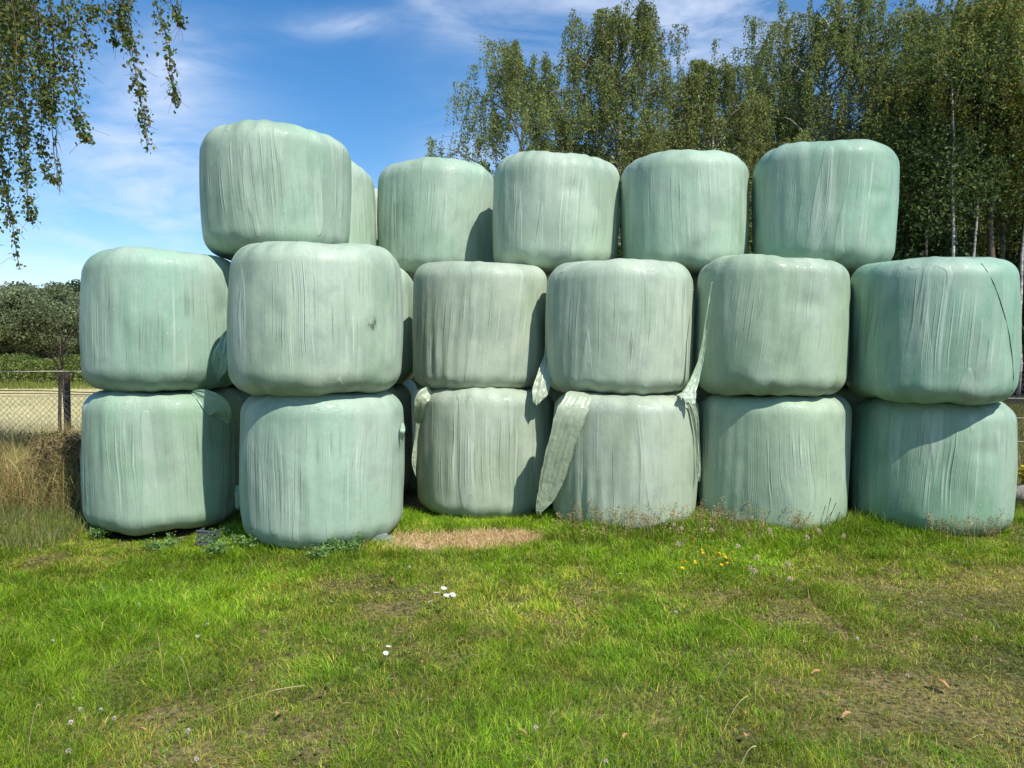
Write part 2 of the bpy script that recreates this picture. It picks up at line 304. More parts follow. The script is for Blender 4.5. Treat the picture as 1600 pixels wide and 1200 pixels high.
# ------------------------------------------------------------------ bales
def bale_mesh(name, R, h, seed, c=.17, barrel=.035, taper=0.0, crown=.035, dents=3, mat=None, NT=176):
    """a wrapped round bale standing on its flat end: rounded shoulders, slight barrel, pleats and dents"""
    rs = np.random.RandomState(seed); cb = c*rs.uniform(.85, 1.1)
    prof = [(R-cb)*(t) for t in np.linspace(0, 1, 9)]
    pr = [(x, 0.) for x in prof]
    for a_ in np.linspace(0, 90, 14)[1:]:
        a_ = math.radians(a_); pr.append((R-cb+cb*math.sin(a_), cb-cb*math.cos(a_)))
    for t in np.linspace(0, 1, 34)[1:]: pr.append((R, cb+(h-c-cb)*t))
    for a_ in np.linspace(0, 90, 14)[1:]:
        a_ = math.radians(a_); pr.append((R-c+c*math.cos(a_), h-c+c*math.sin(a_)))
    for t in np.linspace(1, 0, 10)[1:]: pr.append(((R-c)*t, h+crown*(1-t*t)))
    pr = np.array(pr); r0 = pr[:, 0]; z0 = pr[:, 1]; zz = z0/h
    tang = np.gradient(pr, axis=0); nr = tang[:, 1]; nz2 = -tang[:, 0]; L = np.hypot(nr, nz2)+1e-9; nr = nr/L; nz2 = nz2/L
    th = np.arange(NT)*2*math.pi/NT; TH, Z = np.meshgrid(th, zz); R0 = np.broadcast_to(r0[:, None], TH.shape)
    rad = R0*(1+barrel*(1-((Z-.48)/.5)**2)-barrel*.6+taper*(Z-.5))
    d = np.zeros_like(TH)
    for k in range(2, 6): d += rs.uniform(-1, 1)*.010*np.cos(k*TH+rs.uniform(0, 6.28)+rs.uniform(-1, 1)*Z*1.5)
    shT = np.exp(-((Z-.97)/.09)**2); shB = np.exp(-((Z-.05)/.10)**2)
    for k in rs.randint(6, 26, 7): d += shT*rs.uniform(.2, 1)*.0034*np.cos(k*TH+rs.uniform(0, 6.28)+rs.uniform(-3, 3)*Z)
    for k in rs.randint(6, 22, 6): d += shB*rs.uniform(.2, 1)*.0036*np.cos(k*TH+rs.uniform(0, 6.28)+rs.uniform(-3, 3)*Z)
    for k in rs.randint(14, 44, 10):
        w = np.exp(-((Z-rs.uniform(.25, .75))/rs.uniform(.15, .4))**2)*np.clip(np.cos(rs.randint(1, 4)*TH+rs.uniform(0, 6.28)), 0, 1)
        d += w*.0026*np.cos(k*TH+rs.uniform(0, 6.28))
    for _ in range(dents*2):
        t0 = rs.uniform(0, 6.28); z1 = rs.choice([rs.uniform(.05, .16), rs.uniform(.86, .97), rs.uniform(.3, .7)], p=[.65, .25, .10]); dt = np.angle(np.exp(1j*(TH-t0)))
        d -= rs.uniform(.004, .015)*np.exp(-(dt/rs.uniform(.08, .22))**2-((Z-z1)/rs.uniform(.05, .09))**2)
    d += (fbm(np.cos(TH)*2.2+7+seed, np.sin(TH)*2.2+Z*2.4+9, seed % 17, 3)-.5)*.016
    edge = np.clip(R0/(R*.5), 0, 1)
    rad = rad+d*nr[:, None]*edge
    zv = z0[:, None]+d*nz2[:, None]*edge*.9
    zv = zv+shT*edge*.012*np.cos(TH*2+rs.uniform(0, 6.28))+Z*.012*np.cos(TH+rs.uniform(0, 6.28))*edge
    lx, ly = rs.uniform(-.022, .022, 2)
    V = np.stack([rad*np.cos(TH)*(1+rs.uniform(-.012, .012))+lx*(zv-.5*h), rad*np.sin(TH)+ly*(zv-.5*h), zv], -1).reshape(-1, 3)
    m = len(pr); i = np.arange(m-1)[:, None]*NT; j = np.arange(NT)[None]; k = ((np.arange(NT)+1) % NT)[None]
    q = np.stack([i+j, i+k, i+NT+k, i+NT+j], -1).reshape(-1, 4)
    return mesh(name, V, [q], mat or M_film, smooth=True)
MINT = (.290, .415, .292); SAGE = (.335, .435, .300); GREY = (.385, .445, .320); DEEP = (.215, .360, .240)
G_B = 'pale green film-wrapped round bales in the stack'
bales = {}
def bale(key, x, y, z, h, col, label, R=.64, **kw):
    o = bale_mesh('wrapped_bale', R, h, kw.pop('seed', sum(map(ord, key))*7+3), **kw)
    o.location = (x, y, z); o.color = (*col, 1)
    tag(o, label, 'hay bale', G_B); bales[key] = o; return o
bale('A1', -3.07, 6.76, .005, 1.17, MINT, 'mint bale at left end of bottom row, crumpled film on its right shoulder', c=.17, barrel=.02)
bale('B1', -1.534, 6.231, .0, 1.18, (.335, .455, .345), 'pale mint bottom-row bale standing farthest forward, small tear on right edge', c=.17, barrel=.03)
bale('C1', -.253, 7.247, .01, 1.155, GREY, 'greyish green bottom-row bale standing set back behind the straw coloured patch', c=.15, barrel=.035)
bale('D1', .991, 6.80, .0, 1.15, GREY, 'bottom-row bale whose left side is covered by the long torn strip of film', c=.15)
bale('E1', 2.295, 6.784, .0, 1.14, SAGE, 'sage green bottom-row bale with dandelion clocks and thin dark stems before it', c=.15, barrel=.02)
bale('F1', 3.615, 6.631, .0, 1.10, DEEP, 'deep green bale at right end of bottom row, shaded on its upper left', c=.16, barrel=.04)
bale('A2', -3.042, 6.74, 1.178, 1.15, (.285, .435, .325), 'green bale at left end of second row, bunched film at lower right', c=.17, barrel=.03, taper=-.02)
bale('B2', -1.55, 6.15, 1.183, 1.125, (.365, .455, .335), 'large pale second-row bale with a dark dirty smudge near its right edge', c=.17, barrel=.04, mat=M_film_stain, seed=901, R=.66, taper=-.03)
bale('C2', -.304, 7.33, 1.168, 1.14, GREY, 'dusty grey-green second-row bale resting on the bale behind the straw patch', c=.15, barrel=.03, taper=-.01)
bale('D2', .955, 6.877, 1.153, 1.12, (.40, .475, .355), 'dusty second-row bale resting on the bale with the longest hanging film strip', c=.16, taper=-.02)
bale('E2', 2.249, 6.715, 1.143, 1.13, SAGE, 'second-row bale with a thin twisted strip of film hanging down its left side', c=.15, barrel=.02, taper=-.02)
bale('F2', 3.502, 6.434, 1.103, 1.14, (.225, .385, .275), 'wide green second-row bale with a dark curved film seam, right end', c=.16, barrel=.03)
bale('A3', -2.095, 6.91, 2.33, 1.06, (.285, .42, .295), 'tall-standing green bale alone on top at the left, highest in the picture', c=.17, barrel=.035, taper=.05)
bale('C3', -.83, 8.64, 2.33, 1.22, (.33, .45, .33), 'smallest looking top-row bale, left of the bale before the leftmost birch', c=.19, barrel=.04)
bale('D3', .45, 7.942, 2.29, 1.14, (.37, .47, .345), 'top-row bale in front of the leftmost birch, third from the right on top', c=.19, barrel=.03, taper=.02)
bale('E3', 1.713, 7.73, 2.275, 1.125, (.33, .46, .335), 'top-row bale directly left of the rightmost top bale', c=.18, barrel=.03, taper=.04)
bale('F3', 2.991, 7.452, 2.255, 1.15, (.24, .40, .285), 'green bale at the right end of the top row, against the dark wood', c=.18, barrel=.03, taper=.05)
bale('H1', -1.70, 8.02, .0, 1.17, GREY, 'shaded bottom bale seen as a dark strip right of the foremost bale', c=.17)
bale('H2', -1.66, 8.00, 1.172, 1.16, (.36, .46, .33), 'second-row bale peeking out behind the right edge of the smudged bale', c=.18)
bale('H3', -2.12, 8.32, 2.335, 1.16, (.36, .48, .345), 'top bale half hidden behind the right side of the highest bale', c=.19)
bale('I3', -1.86, 9.93, 2.34, 1.17, (.44, .52, .42), 'rearmost top bale, a thin pale sliver left of the smallest looking top bale', c=.18)
back = [('bale hidden at the back, bottom layer behind the left corner', -3.25, 8.15, 0), ('bale hidden at the back, second layer behind the left corner', -3.2, 8.12, 1),
        ('bale hidden at the back, bottom layer behind the middle', -.32, 8.72, 0), ('bale hidden at the back, second layer behind the middle', -.34, 8.74, 1),
        ('bale hidden at the back, bottom layer, behind the long film strip', 1.0, 8.25, 0), ('bale hidden at the back, second layer, behind the long film strip', 1.02, 8.30, 1),
        ('bale hidden at the back, bottom layer, behind the dandelion clocks', 2.34, 8.16, 0), ('bale hidden at the back, second layer behind the twisted strip', 2.36, 8.14, 1),
        ('bale hidden at the back, bottom layer behind the right end', 3.68, 8.05, 0), ('bale hidden at the back, second layer behind the right end', 3.66, 7.95, 1),
        ('bale hidden in the third depth, bottom layer on the left', -1.85, 9.75, 0), ('bale hidden in the third depth, second layer on the left', -1.85, 9.75, 1)]
for q_, (lab, x, y, lv) in enumerate(back):
    o = bales[('E1', 'C1', 'H2', 'D1')[q_ % 4]].copy(); COL.objects.link(o); o.location = (x, y, lv*1.165+.003); o.rotation_euler = (0, 0, q_*1.3+.7); o['label'] = 'pale green '+lab
# loose film: strips follow a measured course; crumpled across and along
def flap(parent, pts, name='film_flap', seed=1, crumple=.02, thick=.0, label=None, nu=15, nv=60, fold=.0, level=False):
    """pts: (px, py, half width in photo px, depth)"""
    rs = np.random.RandomState(seed); K = len(pts); p = np.array([[*P(a_, b_, d_), w_/1200*d_] for a_, b_, w_, d_ in pts])
    s = np.linspace(0, K-1, nv); k0 = np.clip(np.floor(s).astype(int), 0, K-2); f = s-k0
    pm = np.vstack([2*p[0]-p[1], p, 2*p[-1]-p[-2]]); a0, a1, a2, a3 = pm[k0], pm[k0+1], pm[k0+2], pm[k0+3]; f = f[:, None]
    c_ = .5*(2*a1+(a2-a0)*f+(2*a0-5*a1+4*a2-a3)*f*f+(3*a1-a0-3*a2+a3)*f**3)
    T = np.gradient(c_[:, :3], axis=0); T /= np.linalg.norm(T, axis=1)[:, None]+1e-9
    V_ = np.array([0, 1., 0]); A = np.cross(T, V_); A /= np.linalg.norm(A, axis=1)[:, None]+1e-9
    if level: A = A*0+np.array([1., 0, -.12])
    u = np.linspace(-1, 1, nu)
    U, Sg = np.meshgrid(u, s)
    wav = sum(rs.uniform(.3, 1)*np.sin(k*U*2.2+rs.uniform(0, 6.28)+Sg*rs.uniform(-.6, .6)) for k in (1, 2, 3, 5, 8))/3
    rough = (fbm(U*2.5+Sg*1.2+seed, Sg*2.6-U*1.5+30, seed % 9, 4)-.5)*2
    off = crumple*(wav*.6+rough*.5)+fold*np.abs(U)
    ww = c_[:, 3][:, None]*(1+.12*(fbm(Sg*1.7, U*0+seed, 3, 2)-.5)*2*np.abs(U))
    G = c_[:, None, :3]+U[..., None]*ww[..., None]*A[:, None]+off[..., None]*np.array([0, -1., 0])+rough[..., None]*.25*crumple*np.array([1., 0, .3])
    # ragged end
    G[-2:, :, 2] += rs.uniform(-.03, .02, nu)[None]
    i = np.arange(nv-1)[:, None]*nu; j = np.arange(nu-1)[None]; q = np.stack([i+j, i+j+1, i+nu+j+1, i+nu+j], -1).reshape(-1, 4)
    base = np.array(parent.location)
    o = mesh(name, G.reshape(-1, 3)-base, [q], M_flap, parent, smooth=True); o.color = parent.color
    if label: o['label'] = label
    return o
B_ = bales
flap(B_['A1'], [(300, 611, 3, 6.40), (322, 622, 13, 6.36), (343, 640, 17, 6.39), (353, 655, 7, 6.48), (356, 662, 2, 6.5)], seed=3, crumple=.022, label='crumpled loose film over the top right shoulder')
flap(B_['A2'], [(352, 520, 3, 6.5), (347, 545, 10, 6.38), (342, 570, 14, 6.40), (338, 592, 5, 6.46)], seed=4, crumple=.022, label='bunched film in the shade')
flap(B_['A1'], [(372, 758, 5, 6.55), (373, 772, 7, 6.5), (371, 793, 3, 6.5)], seed=5, crumple=.012, label='scrap of film beside the neighbouring bale')
flap(B_['B1'], [(629, 661, 2, 6.13), (629, 674, 4, 6.06), (628, 688, 1.5, 6.12)], seed=6, crumple=.014, label='small torn tab of film')
flap(B_['C1'], [(674, 611, 10, 6.92), (660, 622, 10, 6.86), (655, 640, 8, 6.90), (654, 662, 5, 7.02)], seed=7, crumple=.018, nv=40, label='gathered film on the top left shoulder')
flap(B_['C1'], [(654, 660, 4, 6.98), (651, 685, 3, 7.0), (648, 706, 4, 7.0), (647, 722, 3.5, 7.0), (649, 741, 1, 7.0)], seed=17, crumple=.016, label='thin ragged ribbon hanging from the film')
flap(B_['C2'], [(858, 520, 3, 6.88), (855, 555, 5, 6.80), (851, 580, 10, 6.72), (846, 605, 14, 6.66), (837, 628, 6, 6.62)], seed=8, crumple=.022, label='grey loose tongue of film hanging in the gap')
flap(B_['D1'], [(909, 613, 20, 6.40), (904, 621, 21, 6.31), (893, 645, 23, 6.25), (880, 685, 21, 6.29), (870, 722, 21, 6.35), (861, 755, 19, 6.41), (852, 780, 13, 6.45), (841, 801, 4, 6.48)], seed=9, crumple=.011, nu=33, nv=140, level=True, label='long torn strip of film reaching down to the grass')
flap(B_['E2'], [(1113, 440, 1, 6.36), (1107, 480, 2, 6.33), (1102, 520, 3, 6.34), (1096, 556, 4, 6.35), (1088, 585, 6, 6.33), (1079, 608, 9, 6.28), (1073, 626, 13, 6.24)], seed=10, crumple=.014, nv=90, fold=.015, label='thin twisted strip of film widening downward')
flap(B_['D1'], [(1078, 627, 7, 6.33), (1086, 650, 5, 6.35), (1090, 690, 3, 6.40), (1092, 730, 3.5, 6.42), (1092, 748, 2, 6.42)], seed=11, crumple=.012, label='narrow ribbon of film along the right edge')
flap(B_['D2'], [(1077, 450, 2, 6.6), (1080, 453, 2, 6.58), (1083, 451, 1, 6.58)], seed=12, crumple=.01, nu=6, nv=10, label='tiny torn point of film')
# dark film seam running down the right side of the right-hand bale of the second row
def on_bale(o, px, py, lift=.0015, R=.66):
    """point of the side surface seen at (px, py)"""
    a_ = P(px, py, 1) - Vector((0, 0, CAMZ)); best = None
    bm_ = bpy.data.meshes[o.data.name]; from mathutils.bvhtree import BVHTree
    if 'bvh' not in on_bale.__dict__: on_bale.bvh = {}
    if o.name not in on_bale.bvh: on_bale.bvh[o.name] = BVHTree.FromPolygons([v.co for v in bm_.vertices], [p.vertices[:] for p in bm_.polygons])
    hit = on_bale.bvh[o.name].ray_cast(Vector((0, 0, CAMZ))-o.location, a_.normalized())
    return (hit[0]+hit[1]*lift) if hit[0] else None
sm = MB(); pts = [on_bale(B_['F2'], x, y) for x, y in ((1533, 412), (1541, 422), (1552, 442), (1562, 468), (1570, 495), (1577, 525), (1581, 555), (1583, 590), (1581, 612), (1576, 622))]
pts = [p for p in pts if p]; sm.tube(pts, .0035, 6); seam = sm.build('film_seam', simple('dark_seam', (.04, .09, .06), .4), B_['F2'], True, False)
seam['label'] = 'dark curved seam of the wrapping film'

# ------------------------------------------------------------------ trees
def leafcloud(rs, C, size, col, jit=.0, elong=1.5, hang=.0):
    """diamond leaves at centres C: 4 vertices each"""
    n = len(C); a_ = rs.normal(size=(n, 3)); a_[:, 2] -= hang; a_ /= np.linalg.norm(a_, axis=1)[:, None]
    b_ = rs.normal(size=(n, 3)); b_ -= (a_*b_).sum(1)[:, None]*a_; b_ /= np.linalg.norm(b_, axis=1)[:, None]
    s = size*rs.uniform(.7, 1.3, n)[:, None]*.5
    V = np.stack([C-a_*s*elong, C-b_*s*.8, C+a_*s*elong, C+b_*s*.8], 1).reshape(-1, 3)
    F = np.arange(n*4).reshape(-1, 4); return V, F, np.repeat(col, 4, 0)
def leafcols(rs, n, pal, var=.25):
    pal = np.array(pal); c = pal[rs.randint(0, len(pal), n)]; return c*rs.uniform(1-var, 1+var, (n, 1))*rs.uniform(.93, 1.07, (n, 3))
BIRCH = [(.18, .24, .06), (.145, .205, .055), (.23, .27, .07), (.12, .17, .05), (.25, .26, .08)]
OLIVE = [(.20, .26, .07), (.16, .22, .06), (.24, .28, .085), (.14, .19, .06)]
YELL = [(.22, .26, .045), (.18, .24, .05), (.34, .29, .04), (.12, .17, .04), (.15, .20, .045)]
DARK = [(.05, .085, .025), (.07, .11, .03), (.09, .13, .035), (.05, .075, .025)]
MID = [(.10, .155, .038), (.075, .125, .03), (.13, .175, .04)]
WILLOW = [(.18, .22, .11), (.15, .19, .09), (.12, .155, .07), (.22, .25, .14)]
def birch(H, Rc, seed, base=.28, nl=34, size=.062, strands=1.0, pal=BIRCH, bark=None, lean=0, top=.998, leafgap=.030, trunk_r=None, slen=(.5, 1.7)):
    rs = np.random.RandomState(seed); root = empty('birch_tree', (0, 0, 0)); w = MB(); tw = MB(); n = 18
    t = np.linspace(0, 1, n); tx = np.cumsum(rs.normal(0, .012*H/4, n))+lean*t*H; ty = np.cumsum(rs.normal(0, .012*H/4, n)); tx -= tx[0]; ty -= ty[0]
    trunk = np.stack([tx, ty, t*H*.96], 1); tr = (trunk_r or .011*H)
    w.tube(trunk, tr*(1-t)**.8+.008, 8)
    LC = []
    def strand(p0, d, L):
        k = max(3, int(L/.22)); s = np.linspace(0, 1, k+1)[:, None]; sway = rs.normal(0, .08, 3)*L; sway[2] = 0
        pts = p0+d*s*min(.35, L*.3)*(2-s)*.5+np.array([0, 0, -1.])*L*s**1.3+sway*s**2
        tw.tube(pts, .004, 3, cap=False)
        m = int(L/leafgap)+1; q = rs.uniform(.05, 1, m); idx = np.clip((q*k).astype(int), 0, k-1); f = (q*k-idx)[:, None]
        LC.append(pts[idx]*(1-f)+pts[idx+1]*f+rs.normal(0, 1, (m, 3))*np.array([.065, .065, .04]))
    for q in range(nl):
        tt = base+(top-base)*((q+rs.uniform(0, 1))/nl)**.95; az_ = q*2.4+rs.uniform(-.5, .5); f = (tt-base)/(1-base)
        L = Rc*(1.0-.70*f**2.2)*(.62+.38*min(1, f*4))*rs.uniform(.65, 1.15)
        k = 8; s = np.linspace(0, 1, k); elv = math.radians(rs.uniform(28, 56)+12*f)
        i0 = tt*(n-1); a_ = int(i0); p0 = trunk[a_]+(trunk[min(a_+1, n-1)]-trunk[a_])*(i0-a_)
        hd = np.array([math.cos(az_), math.sin(az_), 0])
        pts = p0+hd*(L*s**.95)[:, None]*math.cos(elv*.7)+np.array([0, 0, 1.])*(L*math.sin(elv)*(s*1.15-.45*s**2.6))[:, None]+np.cumsum(rs.normal(0, .03*L, (k, 3)), 0)*.4
        w.tube(pts, tr*.38*(1-f*.6)*(1-s)**.7+.007, 5, cap=False)
        for _ in range(int(6*strands)+1):
            u = rs.uniform(.12, 1); i1 = u*(k-1); b_ = min(int(i1), k-2); q0 = pts[b_]+(pts[b_+1]-pts[b_])*(i1-b_)
            az2 = az_+rs.uniform(-1.7, 1.7); l2 = L*rs.uniform(.28, .62); d2 = np.array([math.cos(az2), math.sin(az2), rs.uniform(.1, .7)])
            s2 = np.linspace(0, 1, 5)[:, None]; sub = q0+d2*l2*s2+np.array([0, 0, -.25])*l2*s2**2
            tw.tube(sub, .008*(1-s2[:, 0]*.6), 3, cap=False)
            for _ in range(6): strand(sub[rs.randint(1, 5)], d2+rs.normal(0, .3, 3), rs.uniform(*slen)*min(1, Rc/2.6))
    C = np.concatenate(LC); col = leafcols(rs, len(C), pal)
    tone = .75+.5*fbm(C[:, 0]*.9+C[:, 2]*.3+5, C[:, 1]*.9+C[:, 2]*.7+9, seed % 13, 2)[:, None]; col = col*tone
    V, F, c = leafcloud(rs, C, size, col, hang=.6)
    w.build('trunk', bark or M_white_bark, root, True, False); tw.build('twigs', M_twig, root, True, False)
    mesh('crown', V, [F], M_leaf, root, c)
    return root
def bushy(name, H, Rc, seed, pal, leaf=.2, n=14000, base=.2, bark=None, clumps=70, trunk_r=None, flat=.8):
    rs = np.random.RandomState(seed); root = empty(name, (0, 0, 0)); w = MB(); tr = trunk_r or .02*H
    zc = H*(base+(1-base)*.5); hz = H*(1-base)*.5
    cl = []
    for _ in range(clumps):
        d = rs.normal(size=3); d /= np.linalg.norm(d); r = rs.uniform(.45, 1)**.5
        wob = .82+.36*vnoise(d[0]*2+5+seed, d[2]*2+d[1]*1.5+5, 2)
        cl.append((d[0]*Rc*r*wob, d[1]*Rc*r*wob, zc+d[2]*hz*r*wob, rs.uniform(.16, .34)*Rc))
    th = np.array([[0, 0, 0], [rs.normal(0, .1), rs.normal(0, .1), H*base*.6], [rs.normal(0, .3), rs.normal(0, .3), H*(base+.25)]]); w.tube(th, [tr*1.2, tr, tr*.6], 8)
    for x, y, z, r in cl[::3]:
        p0 = np.array([0, 0, H*base*rs.uniform(.6, 1.2)]); p1 = np.array([x, y, z]); mid_ = (p0+p1)/2+np.array([0, 0, -.05*H])+rs.normal(0, .04*H, 3)
        w.tube([p0, mid_, p1], [tr*.5, tr*.3, .02], 5, cap=False)
    cl = np.array(cl); k = rs.randint(0, len(cl), n); d = rs.normal(size=(n, 3)); d /= np.linalg.norm(d, axis=1)[:, None]
    C = cl[k, :3]+d*(cl[k, 3:]*rs.uniform(.25, 1.1, (n, 1))**.6)*np.array([1, 1, flat])
    C[:, 2] = np.maximum(C[:, 2], .05)
    ctone = rs.uniform(.7, 1.3, len(cl)); col = leafcols(rs, n, pal)*ctone[k][:, None]
    V, F, c = leafcloud(rs, C, leaf, col, elong=1.3)
    w.build('trunk', bark or M_brown_bark, root, True, False); mesh('crown', V, [F], M_leaf, root, c)
    return root
def put(o, x, y, label, cat='tree', group=None, rz=0, s=(1, 1, 1)):
    o.location = (x, y, 0); o.rotation_euler = (0, 0, rz); o.scale = s if isinstance(s, tuple) else (s,)*3
    return tag(o, label, cat, group)
GT = 'birches and other trees of the wood on the right'
def at(px, Y): p = P(px, 550, Y); return p.x, Y
b1 = birch(11.9, 3.7, 21, base=.12, nl=50, pal=OLIVE, lean=-.01, size=.06, slen=(.4, 1.3)); put(b1, *at(818, 27), 'olive leaved birch with open drooping outline at the left end of the wood', group=GT)
b2 = birch(14.0, 3.7, 22, base=.16, nl=54, size=.063); put(b2, *at(970, 28), 'tall slender birch with high pointed top, second from the left', group=GT)
b3 = birch(12.7, 3.1, 23, base=.2, nl=44, size=.063); put(b3, *at(1112, 29), 'narrower birch between the high pointed birch and the broadest birch', group=GT)
b4 = birch(15.3, 4.7, 24, base=.16, nl=64, size=.063, pal=OLIVE[:2]+BIRCH); put(b4, *at(1290, 30), 'broadest birch, yellow-green spreading top above the rightmost top bale', group=GT)
b5 = birch(13.4, 3.7, 25, base=.55, nl=40, size=.063, lean=-.03); put(b5, *at(1495, 27), 'birch with pale bare leaning trunk showing right of the top bales', group=GT)
b6 = birch(12.3, 3.1, 26, base=.58, nl=34, size=.063, pal=YELL, bark=M_brown_bark); b6.name = 'yellowing_tree'; put(b6, *at(1553, 24), 'yellowing tree with brown forked trunk near the right edge', group=GT)
b7 = birch(15.0, 4.3, 27, base=.52, nl=46, size=.063, pal=BIRCH+MID); put(b7, *at(1612, 27), 'dark green birch with white trunk at the right edge of the photo', group=GT)
cp = lambda o, *a, **k: put(copy_tree(o), *a, **k)
cp(b2, *at(890, 33), 'shorter birch behind, filling the gap right of the olive leaved birch', group=GT, rz=2, s=(.85, .85, .72))
cp(b3, *at(1040, 35), 'birch standing farther back, right beside the high pointed birch', group=GT, rz=1, s=(1.2, 1.2, .92))
cp(b4, *at(1195, 37), 'birch farther back, seen left of the broadest birch', group=GT, rz=4, s=(.95, .95, 1.0))
cp(b4, *at(1420, 36), 'birch farther back in the dip right of the broadest birch', group=GT, rz=2.2, s=(.95, .95, .93))
cp(b7, *at(1560, 35), 'tall birch behind the yellowing tree', group=GT, rz=1.4, s=1.02)
cp(b5, *at(1690, 26), 'birch just outside the right edge of the photo', group=GT, rz=1.1)
cp(b4, *at(1760, 31), 'broad birch farther outside the right edge', group=GT, rz=.6)
d1 = bushy('dark_tree', 9.5, 4.0, 31, DARK, leaf=.13, n=52000, base=.06, clumps=110)
d2 = bushy('dark_tree', 8, 3.2, 32, DARK+MID[:1], leaf=.12, n=44000, base=.05, clumps=90)
sh = bushy('hazel_bush', 4.2, 1.9, 33, DARK+MID[:2], leaf=.075, n=26000, base=.04, clumps=60)
dk = [(930, 41), (1030, 44), (1130, 42), (1230, 44), (1330, 42), (1425, 43), (1510, 44), (1600, 42), (1700, 40), (1830, 38)]
nm = ['behind the left birches', 'behind the pointed birch', 'behind the narrow birch', 'left behind the broadest birch', 'right behind the broadest birch', 'in the dip behind the top right bale', 'behind the pale leaning trunk', 'behind the right edge birch', 'outside the right edge', 'far outside the right edge']
for k_, ((px, Y_), s_) in enumerate(zip(dk, nm)):
    o = d1 if k_ == 0 else copy_tree(d1 if k_ % 2 == 0 else d2)
    put(o, *at(px, Y_), 'dark leafy tree deep in the wood, '+s_, group=GT, rz=k_*1.7, s=(1.15, 1.15, 1.22+.2*((k_*37) % 5)/5))
put(d2, *at(860, 38), 'dark leafy tree in the depth of the wood, low at its left end', group=GT, s=(.9, .9, .75))
bs = [(765, 29, 1.75, 'left of the top bale third from right'), (740, 31, 1.0, 'left edge of the wood'), (850, 27.5, 1.35, 'between the olive birch and the pointed birch'), (1030, 27, 1.35, 'right of the high pointed birch'), (1150, 27, 1.6, 'under the narrow birch'), (1395, 26, 1.5, 'right behind the top right bale'),
      (1445, 29, 1.3, 'left of the pale leaning trunk'), (1520, 30, 1.0, 'right of the pale leaning trunk'), (1590, 30, 1.1, 'under the yellowing tree'), (1660, 27, 1.3, 'outside the right edge'), (1480, 33, 1.3, 'deeper, behind the pale leaning trunk')]
for k_, (px, Y_, s_, t_) in enumerate(bs):
    o = sh if k_ == 0 else copy_tree(sh); put(o, *at(px, Y_), 'mid green understorey bush, '+t_, 'bush', 'understorey bushes of the wood', rz=k_*2.1, s=s_)
# thin trunks seen in the dark of the wood
def thin_tree(px, Y_, H, bark, label, seed, lean):
    rs = np.random.RandomState(seed); root = empty('young_tree', (0, 0, 0)); w = MB(); t = np.linspace(0, 1, 12)
    pts = np.stack([lean*t*H+np.cumsum(rs.normal(0, .03, 12)), np.cumsum(rs.normal(0, .03, 12)), t*H], 1); w.tube(pts, .065*(1-t*.7), 7)
    C = []
    for q in range(8):
        tt = rs.randint(7, 12); az_ = rs.uniform(0, 6.28); p0 = pts[tt]; L = rs.uniform(.8, 1.8); p1 = p0+np.array([math.cos(az_)*L, math.sin(az_)*L, L*.5]); w.tube([p0, (p0+p1)/2+np.array([0, 0, .15]), p1], [.03, .02, .008], 4, cap=False)
        C.append(p1+rs.normal(0, .55, (700, 3)))
    C = np.concatenate(C); V, F, c = leafcloud(rs, C, .075, leafcols(rs, len(C), DARK+MID)); w.build('trunk', bark, root, True, False); mesh('crown', V, [F], M_leaf, root, c)
    put(root, *at(px, Y_), label, group='slim young trees among the birches')
thin_tree(1488, 23, 9.5, M_white_bark, 'slim white trunked young tree crossing the leaning birch', 51, -.02)
thin_tree(1518, 24, 9, M_white_bark, 'thin pale young tree between the leaning birch and the yellowing tree', 52, .0)
thin_tree(1592, 24, 12.5, M_white_bark, 'slim white speckled trunk nearest to the right edge', 53, .005)
thin_tree(1415, 23.5, 8, M_brown_bark, 'young tree with brown slanting trunk right beside the top right bale', 54, .14)
# far left: willows and dark wood across the field
w1 = bushy('willow_tree', 10.6, 7.4, 61, WILLOW, leaf=.27, n=64000, base=.10, clumps=150)
put(w1, *at(62, 112), 'big silvery green willow with several pale trunks across the field', group='trees across the field')
cpw = [(-45, 118, 1.0, 'silvery willow across the field at the left edge of the photo'), (150, 122, .95, 'silvery willow across the field, mostly behind the left end bales'), (-190, 125, 1.0, 'willow across the field left of the photo')]
for k_, (px, Y_, s_, lb) in enumerate(cpw): cp(w1, *at(px, Y_), lb, group='trees across the field', rz=2+k_*1.9, s=s_)
fd = bushy('dark_tree', 12.6, 8, 62, DARK, leaf=.36, n=42000, base=.08, clumps=110)
put(fd, *at(25, 136), 'dark rounded tree rising behind the silvery willow, left one', group='trees across the field')
names = ['dark tree behind the willows, just left of the bale stack', 'dark tree across the field hidden by the left end of the stack', 'dark tree across the field behind the foremost stack', 'dark tree across the field behind the middle of the stack', 'dark tree across the field behind the set back bale',
         'dark tree across the field left of the wood', 'dark tree at the left edge across the field', 'dark tree outside the left edge across the field', 'dark tree far outside the left edge across the field']
for k_, (px, s_) in enumerate([(118, 1.04), (215, .9), (330, .85), (450, .9), (560, .85), (680, .9), (-70, 1.0), (-200, .95), (-350, 1.0)]):
    cp(fd, *at(px, 138+k_ % 3*4), names[k_], group='trees across the field', rz=k_*1.3+.4, s=s_)
ft = bushy('distant_bush', 9, 3.2, 66, MID, leaf=.3, n=9000, base=.1, clumps=40); put(ft, *at(738, 38), 'low tree top just showing left of the olive birch above the bales', group=GT, s=(.45, .45, 1.15))

